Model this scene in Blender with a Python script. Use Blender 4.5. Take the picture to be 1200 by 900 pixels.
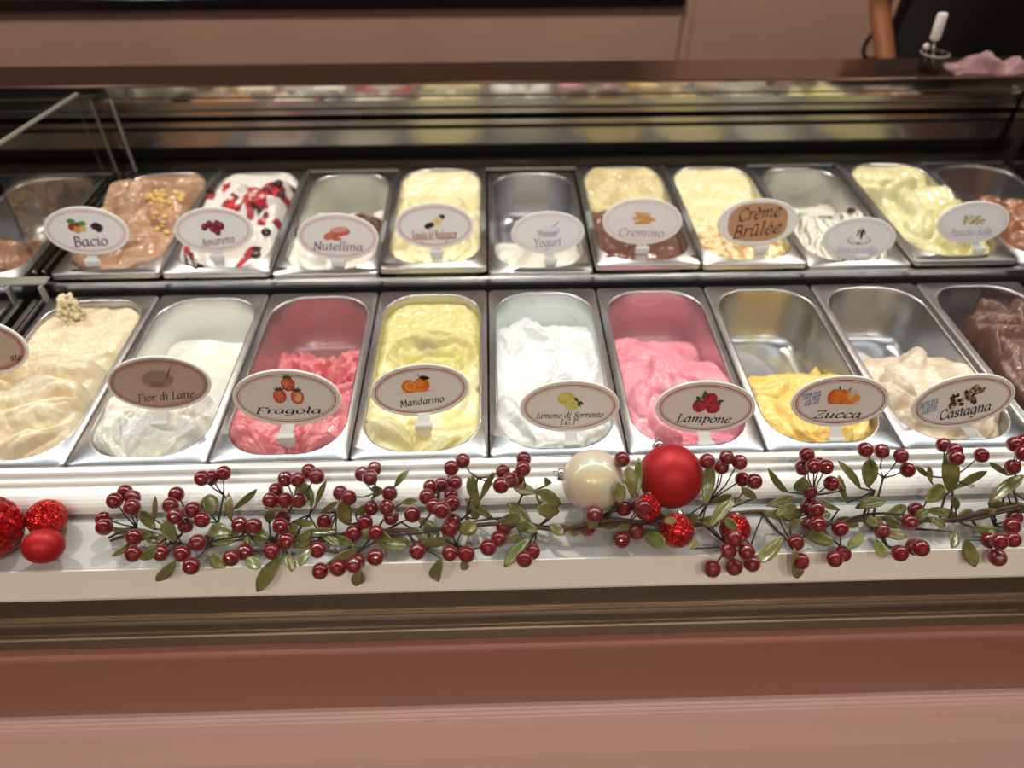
import bpy, math, random
import numpy as np
from mathutils import Vector, Matrix

# ------------------------------------------------------------------ scene, camera, world, lights
for o in list(bpy.data.objects): bpy.data.objects.remove(o)
scn = bpy.context.scene
COL = scn.collection
ZP = 0.95                                   # height of the front pan rims above the floor
F_PX, PITCH, YAW, CAMH = 864.0, math.radians(41.543), math.radians(1.659), 0.6515
cam_d = bpy.data.cameras.new('camera'); cam = bpy.data.objects.new('camera', cam_d); COL.objects.link(cam)
cam.location = (0, 0, ZP + CAMH)
cam.rotation_euler = (math.pi/2 - PITCH, 0, -YAW)
cam_d.sensor_width = 36; cam_d.lens = F_PX/1200*36; cam_d.clip_start = .02; cam_d.clip_end = 60
cam_d.dof.use_dof = True; cam_d.dof.focus_distance = 0.86; cam_d.dof.aperture_fstop = 2.3
scn.camera = cam
scn.view_settings.view_transform = 'Standard'; scn.view_settings.look = 'None'
scn.view_settings.gamma = 1.0; scn.view_settings.use_curve_mapping = False
scn.view_settings.exposure = 0.0
W = bpy.data.worlds.new('world'); scn.world = W; W.use_nodes = True
W.node_tree.nodes['Background'].inputs[0].default_value = (1.0, .86, .74, 1)
W.node_tree.nodes['Background'].inputs[1].default_value = .05

def area(name, loc, rot, sx, sy, power, color):
    l = bpy.data.lights.new(name, 'AREA'); l.shape = 'RECTANGLE'; l.size = sx; l.size_y = sy; l.energy = power; l.color = color
    o = bpy.data.objects.new(name, l); COL.objects.link(o); o.location = loc; o.rotation_euler = rot
    return o
# cool white LED bar of the case (its housing is built with the case) and the shop's ceiling lamps
LED_Y, LED_Z = .735, ZP + .50
area('led_bar_light_offscreen', (0.05, LED_Y, LED_Z - .004), (0, 0, 0), 2.6, .035, 5.3, (.87, .96, 1.0))
CEIL = 2.75
SPOTS = [(x, y) for y in (-2.0, -1.1) for x in (-1.8, -.9, 0, .9, 1.8)] + [(x, 1.75) for x in (-1.6, 0, 1.6)]
for (x, y) in SPOTS:
    l = bpy.data.lights.new('downlight_light_offscreen', 'SPOT'); l.energy = 56 if y < 1 else 85; l.color = (1, .87, .75)
    l.spot_size = math.radians(115); l.spot_blend = .6; l.shadow_soft_size = .04
    o = bpy.data.objects.new('downlight_light_offscreen', l); COL.objects.link(o); o.location = (x, y, CEIL - .03)

# ------------------------------------------------------------------ pixel rays
def ray(px, py):
    x = (px-600)/F_PX; y = -(py-450)/F_PX
    c, s = math.cos(PITCH), math.sin(PITCH); cy, sy = math.cos(YAW), math.sin(YAW)
    fw = c + y*s; up = y*c - s
    return Vector((x*cy + fw*sy, -x*sy + fw*cy, up))
CAM = Vector((0, 0, ZP + CAMH))
def atY(px, py, Y): r = ray(px, py); return CAM + r*(Y/r.y)
def atZ(px, py, z): r = ray(px, py); return CAM + r*((ZP + z - CAM.z)/r.z)
def depth(p):
    d = p - CAM; fwd = Vector((math.sin(YAW)*math.cos(PITCH), math.cos(YAW)*math.cos(PITCH), -math.sin(PITCH)))
    return d.dot(fwd)

# ------------------------------------------------------------------ helpers
def lin(c):
    return tuple(((v/255)/12.92 if v/255 <= .04045 else ((v/255+.055)/1.055)**2.4) for v in c)
MATS = {}
def mat(name, color, rough=.5, metal=0.0, spec=.5, coat=0.0, sss=0.0, noise=None, bump=None, trans=0.0, emit=0.0, sheen=0.0):
    """noise=(scale, colour2, lo, hi)   bump=(scale, strength, distance)"""
    if name in MATS: return MATS[name]
    m = bpy.data.materials.new(name); m.use_nodes = True; nt = m.node_tree
    b = nt.nodes['Principled BSDF']; col = (*lin(color), 1)
    b.inputs['Base Color'].default_value = col; b.inputs['Roughness'].default_value = rough
    b.inputs['Metallic'].default_value = metal; b.inputs['Specular IOR Level'].default_value = spec
    b.inputs['Coat Weight'].default_value = coat; b.inputs['Coat Roughness'].default_value = .06
    b.inputs['Transmission Weight'].default_value = trans
    b.inputs['Sheen Weight'].default_value = sheen
    if sss: b.inputs['Subsurface Weight'].default_value = sss; b.inputs['Subsurface Radius'].default_value = (.006, .004, .003); b.inputs['Subsurface Scale'].default_value = 1.0
    if emit: b.inputs['Emission Color'].default_value = col; b.inputs['Emission Strength'].default_value = emit
    tc = nt.nodes.new('ShaderNodeTexCoord')
    if noise:
        n = nt.nodes.new('ShaderNodeTexNoise'); n.inputs['Scale'].default_value = noise[0]; n.inputs['Detail'].default_value = 5
        r = nt.nodes.new('ShaderNodeValToRGB'); r.color_ramp.elements[0].position = noise[2]; r.color_ramp.elements[1].position = noise[3]
        r.color_ramp.elements[0].color = col; r.color_ramp.elements[1].color = (*lin(noise[1]), 1)
        nt.links.new(tc.outputs['Object'], n.inputs['Vector']); nt.links.new(n.outputs['Fac'], r.inputs['Fac']); nt.links.new(r.outputs['Color'], b.inputs['Base Color'])
    if bump:
        n2 = nt.nodes.new('ShaderNodeTexNoise'); n2.inputs['Scale'].default_value = bump[0]; n2.inputs['Detail'].default_value = 4
        bp = nt.nodes.new('ShaderNodeBump'); bp.inputs['Strength'].default_value = bump[1]; bp.inputs['Distance'].default_value = bump[2]
        nt.links.new(tc.outputs['Object'], n2.inputs['Vector']); nt.links.new(n2.outputs['Fac'], bp.inputs['Height']); nt.links.new(bp.outputs['Normal'], b.inputs['Normal'])
    MATS[name] = m
    return m

def tag(o, label=None, cat=None, group=None, kind=None):
    if label: o['label'] = label
    if cat: o['category'] = cat
    if group: o['group'] = group
    if kind: o['kind'] = kind
    return o
def link(name, me, m, parent=None, smooth=True):
    o = bpy.data.objects.new(name, me); COL.objects.link(o)
    if m is not None and len(me.materials) == 0: me.materials.append(m)
    if parent is not None: o.parent = parent
    return o
def mesh(name, V, Fc, smooth=False):
    me = bpy.data.meshes.new(name); me.from_pydata([tuple(v) for v in V], [], [tuple(f) for f in Fc]); me.update()
    if smooth: me.polygons.foreach_set('use_smooth', [True]*len(me.polygons))
    return me
def empty(name, loc, parent=None):
    o = bpy.data.objects.new(name, None); COL.objects.link(o); o.location = loc; o.empty_display_size = .02
    if parent is not None: o.parent = parent
    return o

class MB:
    def __init__(s): s.v = []; s.f = []
    def add(s, V, Fc):
        n = len(s.v); s.v += [Vector(v) for v in V]; s.f += [tuple(i+n for i in f) for f in Fc]; return s
    def box(s, a, b, bev=0.0):
        (x0, y0, z0), (x1, y1, z1) = a, b
        if bev <= 0:
            return s.add([(x0,y0,z0),(x1,y0,z0),(x1,y1,z0),(x0,y1,z0),(x0,y0,z1),(x1,y0,z1),(x1,y1,z1),(x0,y1,z1)],
                         [(0,3,2,1),(4,5,6,7),(0,1,5,4),(1,2,6,5),(2,3,7,6),(3,0,4,7)])
        # chamfered box through an octagonal-ish hull
        V = []; e = bev
        for z, k in ((z0, e), (z0+e, 0), (z1-e, 0), (z1, e)):
            for (x, y) in ((x0+k+e,y0+k),(x1-k-e,y0+k),(x1-k,y0+k+e),(x1-k,y1-k-e),(x1-k-e,y1-k),(x0+k+e,y1-k),(x0+k,y1-k-e),(x0+k,y0+k+e)): V.append((x,y,z))
        Fc = [tuple(range(7,-1,-1)), tuple(range(24,32))]
        for r in range(3):
            for i in range(8): Fc.append((r*8+i, r*8+(i+1)%8, (r+1)*8+(i+1)%8, (r+1)*8+i))
        return s.add(V, Fc)
    def prof(s, pts, x0, x1):                       # closed (y,z) outline extruded along X
        n = len(pts); V = [(x0,y,z) for y,z in pts]+[(x1,y,z) for y,z in pts]
        return s.add(V, [tuple(range(n)), tuple(range(2*n-1, n-1, -1))]+[(i, i+n, (i+1)%n+n, (i+1)%n) for i in range(n)])
    def tube(s, P, R, n=8, cap=True):
        P = [Vector(p) for p in P]
        if not hasattr(R, '__len__'): R = [R]*len(P)
        V = []; up = None
        for i, p in enumerate(P):
            t = (P[min(i+1, len(P)-1)] - P[max(i-1, 0)])
            t = t.normalized() if t.length > 1e-9 else Vector((0,0,1))
            if up is None: up = Vector((0,0,1)) if abs(t.z) < .9 else Vector((1,0,0))
            a = t.cross(up); a = a.normalized() if a.length > 1e-6 else Vector((1,0,0)); b = a.cross(t).normalized(); up = b
            for k in range(n):
                w = 2*math.pi*k/n; V.append(p + (a*math.cos(w) + b*math.sin(w))*R[i])
        Fc = []
        for i in range(len(P)-1):
            for k in range(n): Fc.append((i*n+k, i*n+(k+1)%n, (i+1)*n+(k+1)%n, (i+1)*n+k))
        if cap: Fc += [tuple(range(n-1,-1,-1)), tuple(range((len(P)-1)*n, len(P)*n))]
        return s.add(V, Fc)
    def ball(s, c, r, nu=20, nv=12, sc=(1,1,1)):
        V = []; c = Vector(c)
        for j in range(1, nv):
            a = math.pi*j/nv
            for i in range(nu):
                b = 2*math.pi*i/nu
                V.append(c + Vector((math.sin(a)*math.cos(b)*sc[0], math.sin(a)*math.sin(b)*sc[1], math.cos(a)*sc[2]))*r)
        V += [c+Vector((0,0,r*sc[2])), c-Vector((0,0,r*sc[2]))]; t = len(V)-2
        Fc = [(j*nu+i, (j+1)*nu+i, (j+1)*nu+(i+1)%nu, j*nu+(i+1)%nu) for j in range(nv-2) for i in range(nu)]
        Fc += [(t, i, (i+1)%nu) for i in range(nu)] + [(t+1, (nv-2)*nu+(i+1)%nu, (nv-2)*nu+i) for i in range(nu)]
        return s.add(V, Fc)
    def lathe(s, prof, c=(0,0,0), n=24, M=None):
        V = []; 
        for (r, z) in prof:
            for k in range(n):
                p = Vector((r*math.cos(2*math.pi*k/n), r*math.sin(2*math.pi*k/n), z))
                if M is not None: p = M @ p
                V.append(p + Vector(c))
        Fc = [(i*n+k, i*n+(k+1)%n, (i+1)*n+(k+1)%n, (i+1)*n+k) for i in range(len(prof)-1) for k in range(n)]
        return s.add(V, Fc)
    def build(s, name, m, parent=None, smooth=False, loc=None):
        V = s.v
        if loc is not None: V = [v - Vector(loc) for v in V]
        o = link(name, mesh(name, V, s.f, smooth), m, parent)
        if loc is not None: o.location = loc
        return o

# ---- numpy noise
_rng = np.random.RandomState(7)
_perm = _rng.permutation(512); _perm = np.concatenate([_perm, _perm, _perm])
_grad = _rng.normal(size=(512, 2)); _grad /= np.linalg.norm(_grad, axis=1, keepdims=True)
def noise2(x, y):
    xi = np.floor(x).astype(int); yi = np.floor(y).astype(int); xf = x-xi; yf = y-yi
    def g(ix, iy, dx, dy):
        h = _perm[(_perm[ix & 511] + iy) & 511] & 511
        return _grad[h, 0]*dx + _grad[h, 1]*dy
    u = xf*xf*xf*(xf*(xf*6-15)+10); v = yf*yf*yf*(yf*(yf*6-15)+10)
    a = g(xi, yi, xf, yf); b = g(xi+1, yi, xf-1, yf); c = g(xi, yi+1, xf, yf-1); d = g(xi+1, yi+1, xf-1, yf-1)
    return ((a*(1-u)+b*u)*(1-v) + (c*(1-u)+d*u)*v)*1.5
def fbm(x, y, o=4):
    s = 0; a = 1.0
    for i in range(o): s = s + a*noise2(x*2**i + 17.3*i, y*2**i - 9.1*i); a *= .5
    return s
def ridged(x, y, o=3):
    s = 0; a = 1.0
    for i in range(o): s = s + a*(1-2*np.abs(noise2(x*2**i+31*i, y*2**i+11*i))); a *= .5
    return s/1.75
def sstep(a, b, x):
    t = np.clip((x-a)/(b-a), 0, 1); return t*t*(3-2*t)

# ------------------------------------------------------------------ materials
M_white = mat('white_plastic', (238, 238, 236), .32, spec=.5, coat=.15)
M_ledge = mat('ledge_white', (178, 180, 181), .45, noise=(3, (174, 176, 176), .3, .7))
M_strip = mat('strip_white', (240, 236, 232), .35)
M_steel = mat('steel', (196, 196, 196), .26, metal=1.0, noise=(40, (178, 178, 180), .3, .7), bump=(120, .06, .001))
M_mirror = mat('polished_steel', (214, 212, 204), .07, metal=1.0)
M_mirror2 = mat('satin_steel', (150, 147, 140), .26, metal=1.0)
M_channel = mat('bronze_channel', (126, 110, 94), .3, metal=.8)
M_channel2 = mat('aluminium_channel', (176, 160, 140), .28, metal=.9)
M_black = mat('black_void', (12, 12, 12), .6)
M_darkgrey = mat('dark_grey_panel', (72, 70, 66), .35, metal=.5)
M_pink = mat('pink_lacquer', (176, 146, 141), .48)
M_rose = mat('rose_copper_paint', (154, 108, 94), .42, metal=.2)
M_pinkwall = mat('pink_laminate', (200, 164, 148), .5, noise=(4, (192, 156, 141), .35, .65))
M_blacktop = mat('black_stone', (22, 19, 18), .18, noise=(90, (38, 34, 32), .5, .75))
M_worktop = mat('worktop_brown_steel', (120, 96, 86), .14, metal=.85)
M_floor = mat('floor_tile', (58, 50, 45), .45, noise=(3, (50, 43, 39), .35, .65))
M_wall = mat('shop_wall', (205, 176, 160), .7, noise=(2, (196, 166, 150), .35, .65))
M_ceiling = mat('ceiling_paint', (226, 214, 202), .8)
M_sign = mat('sign_plastic', (236, 234, 230), .35)
M_berry = mat('berry_red', (116, 5, 18), .08, spec=.6, coat=.9, noise=(60, (92, 3, 14), .4, .7), sss=0.0)
M_leaf = mat('leaf_green', (98, 104, 50), .22, coat=.55, noise=(70, (128, 130, 78), .45, .72), bump=(160, .35, .002))
M_leaf2 = mat('leaf_olive', (114, 112, 60), .22, coat=.55, noise=(60, (146, 144, 96), .5, .75), bump=(160, .35, .002))
M_twig = mat('twig', (44, 26, 24), .5, noise=(60, (66, 42, 34), .4, .7))
M_branch = mat('branch', (66, 40, 32), .6, noise=(50, (92, 62, 46), .4, .7), bump=(150, .5, .002))
M_redmatte = mat('bauble_red_matte', (172, 10, 22), .5, metal=.35, spec=.5)
M_silver = mat('silver_cap', (205, 205, 205), .15, metal=1.0)
M_skin = mat('skin', (172, 112, 78), .5, sss=.1)
M_cloth_black = mat('black_clothing', (18, 17, 18), .85)
M_cloth_pink = mat('pink_towel', (168, 128, 134), .9, noise=(30, (120, 88, 100), .4, .7), sheen=.3)
M_hair = mat('dark_hair', (30, 20, 16), .5)

def glass_mat(name, tint=(250, 252, 250), refl=1.0):
    m = bpy.data.materials.new(name); m.use_nodes = True; nt = m.node_tree
    nt.nodes.remove(nt.nodes['Principled BSDF']); out = nt.nodes['Material Output']
    t = nt.nodes.new('ShaderNodeBsdfTransparent'); t.inputs[0].default_value = (*lin(tint), 1)
    g = nt.nodes.new('ShaderNodeBsdfGlossy'); g.inputs['Roughness'].default_value = 0.0
    fr = nt.nodes.new('ShaderNodeFresnel'); fr.inputs['IOR'].default_value = 1.45
    mx = nt.nodes.new('ShaderNodeMixShader'); 
    ml = nt.nodes.new('ShaderNodeMath'); ml.operation = 'MULTIPLY'; ml.inputs[1].default_value = refl
    nt.links.new(fr.outputs[0], ml.inputs[0]); nt.links.new(ml.outputs[0], mx.inputs[0])
    nt.links.new(t.outputs[0], mx.inputs[1]); nt.links.new(g.outputs[0], mx.inputs[2]); nt.links.new(mx.outputs[0], out.inputs[0])
    return m
M_glass = glass_mat('clear_glass', (253, 254, 253), .05)
M_acrylic = glass_mat('clear_acrylic', (232, 234, 230), .18)
M_glassedge = mat('glass_edge', (150, 150, 140), .12, spec=.7, coat=.5)

def glitter_mat(name, base, hi, scale=900):
    m = bpy.data.materials.new(name); m.use_nodes = True; nt = m.node_tree; b = nt.nodes['Principled BSDF']
    tc = nt.nodes.new('ShaderNodeTexCoord'); v = nt.nodes.new('ShaderNodeTexVoronoi'); v.inputs['Scale'].default_value = scale
    nt.links.new(tc.outputs['Object'], v.inputs['Vector'])
    mixc = nt.nodes.new('ShaderNodeMix'); mixc.data_type = 'RGBA'
    sep = nt.nodes.new('ShaderNodeSeparateColor'); nt.links.new(v.outputs['Color'], sep.inputs[0])
    nt.links.new(sep.outputs[0], mixc.inputs['Factor']); mixc.inputs['A'].default_value = (*lin(base), 1); mixc.inputs['B'].default_value = (*lin(hi), 1)
    nt.links.new(mixc.outputs['Result'], b.inputs['Base Color'])
    # each flake has its own tilted normal
    geo = nt.nodes.new('ShaderNodeNewGeometry'); vm = nt.nodes.new('ShaderNodeVectorMath'); vm.operation = 'SUBTRACT'; vm.inputs[1].default_value = (.5, .5, .5)
    sc = nt.nodes.new('ShaderNodeVectorMath'); sc.operation = 'SCALE'; sc.inputs['Scale'].default_value = 1.3
    ad = nt.nodes.new('ShaderNodeVectorMath'); ad.operation = 'ADD'; nm = nt.nodes.new('ShaderNodeVectorMath'); nm.operation = 'NORMALIZE'
    nt.links.new(v.outputs['Color'], vm.inputs[0]); nt.links.new(vm.outputs[0], sc.inputs[0]); nt.links.new(geo.outputs['Normal'], ad.inputs[0]); nt.links.new(sc.outputs[0], ad.inputs[1])
    nt.links.new(ad.outputs[0], nm.inputs[0]); nt.links.new(nm.outputs[0], b.inputs['Normal'])
    b.inputs['Metallic'].default_value = .75; b.inputs['Roughness'].default_value = .22
    return m
M_glitter = glitter_mat('red_glitter', (150, 6, 14), (235, 40, 38), 700)
M_crackle = glitter_mat('red_crackle', (150, 6, 14), (220, 26, 30), 260)

def pearl_mat():
    m = bpy.data.materials.new('pearl'); m.use_nodes = True; nt = m.node_tree; b = nt.nodes['Principled BSDF']
    lw = nt.nodes.new('ShaderNodeTexCoord'); n = nt.nodes.new('ShaderNodeTexNoise'); n.inputs['Scale'].default_value = 28
    r = nt.nodes.new('ShaderNodeValToRGB'); e = r.color_ramp.elements
    e[0].position = .35; e[0].color = (*lin((214, 206, 168)), 1); e[1].position = .65; e[1].color = (*lin((214, 216, 200)), 1)
    k = e.new(.5); k.color = (*lin((220, 200, 178)), 1)
    nt.links.new(lw.outputs['Object'], n.inputs['Vector']); nt.links.new(n.outputs['Fac'], r.inputs['Fac']); nt.links.new(r.outputs['Color'], b.inputs['Base Color'])
    b.inputs['Roughness'].default_value = .3; b.inputs['Coat Weight'].default_value = 1.0; b.inputs['Coat Roughness'].default_value = .03
    b.inputs['Thin Film Thickness'].default_value = 420; b.inputs['Specular IOR Level'].default_value = .8
    return m
M_pearl = pearl_mat()

def attr_mat(name, rough=.42, sss=.25, bump=(260, .25, .0012), spec=.5, coat=0):
    m = bpy.data.materials.new(name); m.use_nodes = True; nt = m.node_tree; b = nt.nodes['Principled BSDF']
    a = nt.nodes.new('ShaderNodeAttribute'); a.attribute_name = 'Col'
    nt.links.new(a.outputs['Color'], b.inputs['Base Color'])
    b.inputs['Roughness'].default_value = rough; b.inputs['Specular IOR Level'].default_value = spec; b.inputs['Coat Weight'].default_value = coat
    b.inputs['Coat Roughness'].default_value = .16
    if sss:
        b.inputs['Subsurface Weight'].default_value = sss; b.inputs['Subsurface Radius'].default_value = (.0016, .0011, .0008); b.inputs['Subsurface Scale'].default_value = 1
    if bump:
        tc = nt.nodes.new('ShaderNodeTexCoord'); n = nt.nodes.new('ShaderNodeTexNoise'); n.inputs['Scale'].default_value = bump[0]; n.inputs['Detail'].default_value = 3
        bp = nt.nodes.new('ShaderNodeBump'); bp.inputs['Strength'].default_value = bump[1]; bp.inputs['Distance'].default_value = bump[2]
        nt.links.new(tc.outputs['Object'], n.inputs['Vector']); nt.links.new(n.outputs['Fac'], bp.inputs['Height']); nt.links.new(bp.outputs['Normal'], b.inputs['Normal'])
    return m
M_gel = attr_mat('gelato_smooth', .36, .15, (180, .12, .001), coat=.28)
M_gelrough = attr_mat('gelato_grainy', .48, .2, (420, .45, .0012))
M_print = attr_mat('print_ink', .5, 0, None, spec=.3)
def set_col(me, cols):
    ca = me.color_attributes.new('Col', 'FLOAT_COLOR', 'POINT')
    a = np.ones((len(cols), 4), dtype=np.float32); a[:, :3] = cols
    ca.data.foreach_set('color', a.ravel())

# ------------------------------------------------------------------ the room
def structure(name, mb, m): return tag(mb.build(name, m), kind='structure')
RX, RY0, RY1 = 3.6, -2.6, 3.3
structure('floor', MB().box((-RX, RY0, -.1), (RX, RY1, 0)), M_floor)
structure('ceiling', MB().box((-RX, RY0, CEIL), (RX, RY1, CEIL+.1)), M_ceiling)
structure('wall_back', MB().box((-RX, RY1, 0), (RX, RY1+.1, CEIL)), M_wall)
structure('wall_front', MB().box((-RX, RY0-.1, 0), (RX, RY0, CEIL)), M_wall)
structure('wall_left', MB().box((-RX-.1, RY0, 0), (-RX, RY1, CEIL)), M_wall)
structure('wall_right', MB().box((RX, RY0, 0), (RX+.1, RY1, CEIL)), M_wall)
M_lampglow = mat('lamp_glow', (255, 225, 190), .5, emit=12)
for (x, y) in SPOTS:
    e = empty('ceiling_downlight_offscreen', (x, y, CEIL)); tag(e, 'small round recessed downlight in the shop ceiling', 'lamp', 'ceiling downlights')
    MB().lathe([(.0, -.004), (.045, -.004)], n=20).build('lens', M_lampglow, e)
    MB().lathe([(.045, 0), (.045, -.008), (.058, -.008), (.06, 0)], n=20).build('trim_ring', M_white, e)

# ------------------------------------------------------------------ the display case
X0, X1 = -1.55, 1.55
case = empty('gelato_display_case', (0, .9, 0)); tag(case, 'long glass-fronted gelato display case with white sill, rose band and pink front', 'display case')
def cpart(name, mb, m, smooth=False):
    o = mb.build(name, m, case, smooth); o.location = (0, -.9, 0); return o
def zp(pts): return [(y, ZP+z) for y, z in pts]
# white stepped moulding in front of the pans
arc = [(.583 - .025*math.sin(a)**1.0 - .001, -.0135 - .0165*(1-math.cos(a))) for a in np.linspace(0, math.pi/2, 8)]
cpart('front_moulding', MB().prof(zp([(.6030, -.034), (.6030, -.001), (.6, .0005), (.594, 0), (.5925, -.002), (.592, -.0055), (.590, -.007), (.586, -.0075), (.5845, -.009), (.584, -.0125)] + arc + [(.5565, -.0315), (.559, -.034)]), X0, X1), M_white)
cpart('moulding_gasket', MB().prof(zp([(.575, -.0405), (.575, -.032), (.60, -.032), (.60, -.0405)]), X0, X1), M_darkgrey)
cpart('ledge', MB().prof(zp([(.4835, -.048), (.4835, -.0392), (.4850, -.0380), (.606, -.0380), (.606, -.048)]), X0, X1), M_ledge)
cpart('front_strip', MB().prof(zp([(.490, -.078), (.490, -.0485), (.4830, -.0485), (.4832, -.0368), (.4812, -.0365), (.4705, -.0735), (.4712, -.078)]), X0, X1), M_strip)
cpart('channel_face', MB().prof(zp([(.490, -.112), (.490, -.0785), (.4740, -.0785), (.4690, -.1085), (.4690, -.112)]), X0, X1), M_channel)
cpart('channel_rail', MB().prof(zp([(.490, -.119), (.490, -.1125), (.4640, -.1125), (.4615, -.1135), (.4615, -.118), (.4640, -.119)]), X0, X1), M_channel2)
cpart('channel_recess', MB().prof(zp([(.490, -.136), (.490, -.1195), (.4650, -.1195), (.4620, -.136)]), X0, X1), M_channel)
cpart('channel_rail', MB().prof(zp([(.490, -.1405), (.490, -.1365), (.4590, -.1365), (.4570, -.1375), (.4570, -.1400), (.4590, -.1405)]), X0, X1), M_channel2)
cpart('channel_foot', MB().prof(zp([(.490, -.1520), (.490, -.1410), (.4575, -.1410), (.4550, -.1520)]), X0, X1), M_channel2)
cpart('seam_gasket', MB().prof(zp([(.490, -.1580), (.490, -.1525), (.4580, -.1525), (.4580, -.1580)]), X0, X1), M_black)
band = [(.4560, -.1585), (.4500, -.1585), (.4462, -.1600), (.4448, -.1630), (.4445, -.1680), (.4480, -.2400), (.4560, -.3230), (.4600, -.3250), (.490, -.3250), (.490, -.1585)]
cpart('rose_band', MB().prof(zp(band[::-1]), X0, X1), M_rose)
cpart('seam_gasket', MB().prof(zp([(.500, -.3320), (.500, -.3255), (.4600, -.3255), (.4600, -.3320)]), X0, X1), M_black)
low = [(.4640, -.3325), (.4550, -.3330), (.4520, -.3345), (.4512, -.3370), (.4495, -.3380), (.4478, -.3395), (.4470, -.3420), (.4448, -.3430), (.4380, -.3550), (.4180, -.4000), (.3980, -.4700), (.3860, -.5600), (.3850, -.6600), (.3950, -.7400), (.42, -.80), (.50, -.82), (.50, -.3325)]
cpart('pink_front_panel', MB().prof(zp(low[::-1]), X0, X1), M_pink)
cpart('plinth', MB().box((X0, .47, 0), (X1, 1.40, .125)), M_black)
cpart('tub_side', MB().box((X0, .50, .13), (X1, .60, ZP-.0485)), M_black)
cpart('tub_floor', MB().box((X0, .60, .13), (X1, 1.42, ZP-.13)), M_black)
cpart('rear_body', MB().box((X0, 1.405, ZP-.13), (X1, 1.43, ZP+.155)), M_black)
# bar between the two rows of pans
cpart('row_bar', MB().prof(zp([(.9720, -.004), (.9695, .001), (.9695, .0125), (.9715, .0150), (.9758, .0150), (.9758, -.004)]), X0, X1), M_steel)
cpart('row_bar_web', MB().box((X0, .9705, ZP-.13), (X1, .9758, ZP-.004)), M_black)
# rear wall of the well: dark panel, slots and polished strips
cpart('rear_panel', MB().prof(zp([(1.350, -.02), (1.336, .018), (1.338, .022), (1.372, .036), (1.372, -.02)]), X0, X1), M_mirror2)
cpart('slot_back', MB().box((X0, 1.392, ZP-.02), (X1, 1.404, ZP+.14)), M_black)
cpart('rear_strip', MB().prof(zp([(1.366, .056), (1.363, .060), (1.361, .090), (1.366, .094), (1.376, .094), (1.376, .056)]), X0, X1), M_mirror2)
cpart('rear_strip', MB().prof(zp([(1.360, .0985), (1.360, .1085), (1.372, .1085), (1.372, .0985)]), X0, X1), M_mirror2)
cpart('rear_strip', MB().prof(zp([(1.3585, .1200), (1.3585, .1290), (1.374, .1290), (1.374, .1200)]), X0, X1), M_mirror2)
cpart('rear_beam', MB().prof(zp([(1.358, .1460), (1.358, .1520), (1.362, .1535), (1.362, .1720), (1.41, .1720), (1.41, .1460)]), X0, X1), M_mirror)
cpart('rear_beam_underside', MB().prof(zp([(1.364, .1300), (1.362, .1455), (1.41, .1455), (1.41, .1300)]), X0, X1), M_mirror2)
cpart('rear_worktop', MB().prof(zp([(1.359, .1725), (1.358, .1750), (1.361, .1770), (1.465, .1770), (1.465, .1580), (1.412, .1580), (1.412, .1725)]), X0, X1), M_worktop)
# glass
def pane(name, P, th, m, axis):
    ax = Vector(axis)*th; n = len(P); V = [Vector(p) for p in P]+[Vector(p)+ax for p in P]
    mb = MB().add(V, [tuple(range(n)), tuple(range(2*n-1, n-1, -1))]+[(i, (i+1)%n, (i+1)%n+n, i+n) for i in range(n)])
    return cpart(name, mb, m)
pane('front_glass', [(X0, .4535, ZP-.139), (X1, .4535, ZP-.139), (X1, .470, ZP+.545), (X0, .470, ZP+.545)], .004, M_glass, (0, -1, 0))
pane('top_glass', [(X0, .470, ZP+.545), (X1, .470, ZP+.545), (X1, 1.05, ZP+.575), (X0, 1.05, ZP+.575)], .006, M_glass, (0, 0, 1))
cpart('light_bar_housing', MB().prof([(LED_Y-.03, LED_Z), (LED_Y-.03, LED_Z+.03), (LED_Y+.03, LED_Z+.03), (LED_Y+.03, LED_Z)], X0, X1), M_white)
for xs in (-1.5, 1.5):
    cpart('upright_post', MB().box((xs-.012, .86, LED_Z+.02), (xs+.012, 1.46, LED_Z+.045)), M_steel)
    cpart('upright_post', MB().box((xs-.012, 1.43, ZP+.18), (xs+.012, 1.46, LED_Z+.045)), M_steel)
# clear dividers at both ends of this run of pans
XL = -.700
pane('divider_glass', [(XL, 1.352, ZP+.030), (XL, .99, ZP+.030), (XL, 1.00, ZP+.212), (XL, 1.285, ZP+.188), (XL, 1.352, ZP+.165)], .006, M_acrylic, (-1, 0, 0))
cpart('divider_top_edge', MB().tube([(XL-.003, 1.00, ZP+.213), (XL-.003, 1.285, ZP+.189)], .0035, 6), M_glassedge)
cpart('divider_edge', MB().tube([(XL-.003, 1.285, ZP+.189), (XL-.003, 1.352, ZP+.150)], .003, 6), M_acrylic)
for dx in (0, .035):
    cpart('divider_post', MB().box((XL-.006+dx, 1.325, ZP+.03), (XL+.006+dx, 1.350, ZP+.165), .002), M_acrylic)
    cpart('divider_post_edge', MB().box((XL-.0065+dx, 1.322, ZP+.03), (XL-.003+dx, 1.326, ZP+.165)), M_glassedge)
for (a, b) in ((-.712, -.705), (-.698, -.691)):
    cpart('divider_rail', MB().box((a, .985, ZP+.004), (b, 1.33, ZP+.030), .002), M_mirror2)
for (a, b) in ((-.722, -.714), (-.700, -.692), (-.689, -.685)):
    cpart('divider_rail', MB().box((a, .61, ZP-.02), (b, .945, ZP+.006), .002), M_mirror2)
cpart('divider_bracket', MB().box((-.735, .952, ZP-.012), (-.69, .957, ZP+.022), .0015), M_acrylic)
cpart('divider_bracket', MB().box((-.770, .955, ZP+.0225), (-.680, .975, ZP+.0262), .001), M_glassedge)
for xa in (-.737, -.688): cpart('divider_bracket', MB().box((xa, .946, ZP-.03), (xa+.004, .958, ZP+.024), .001), M_glassedge)
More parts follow.
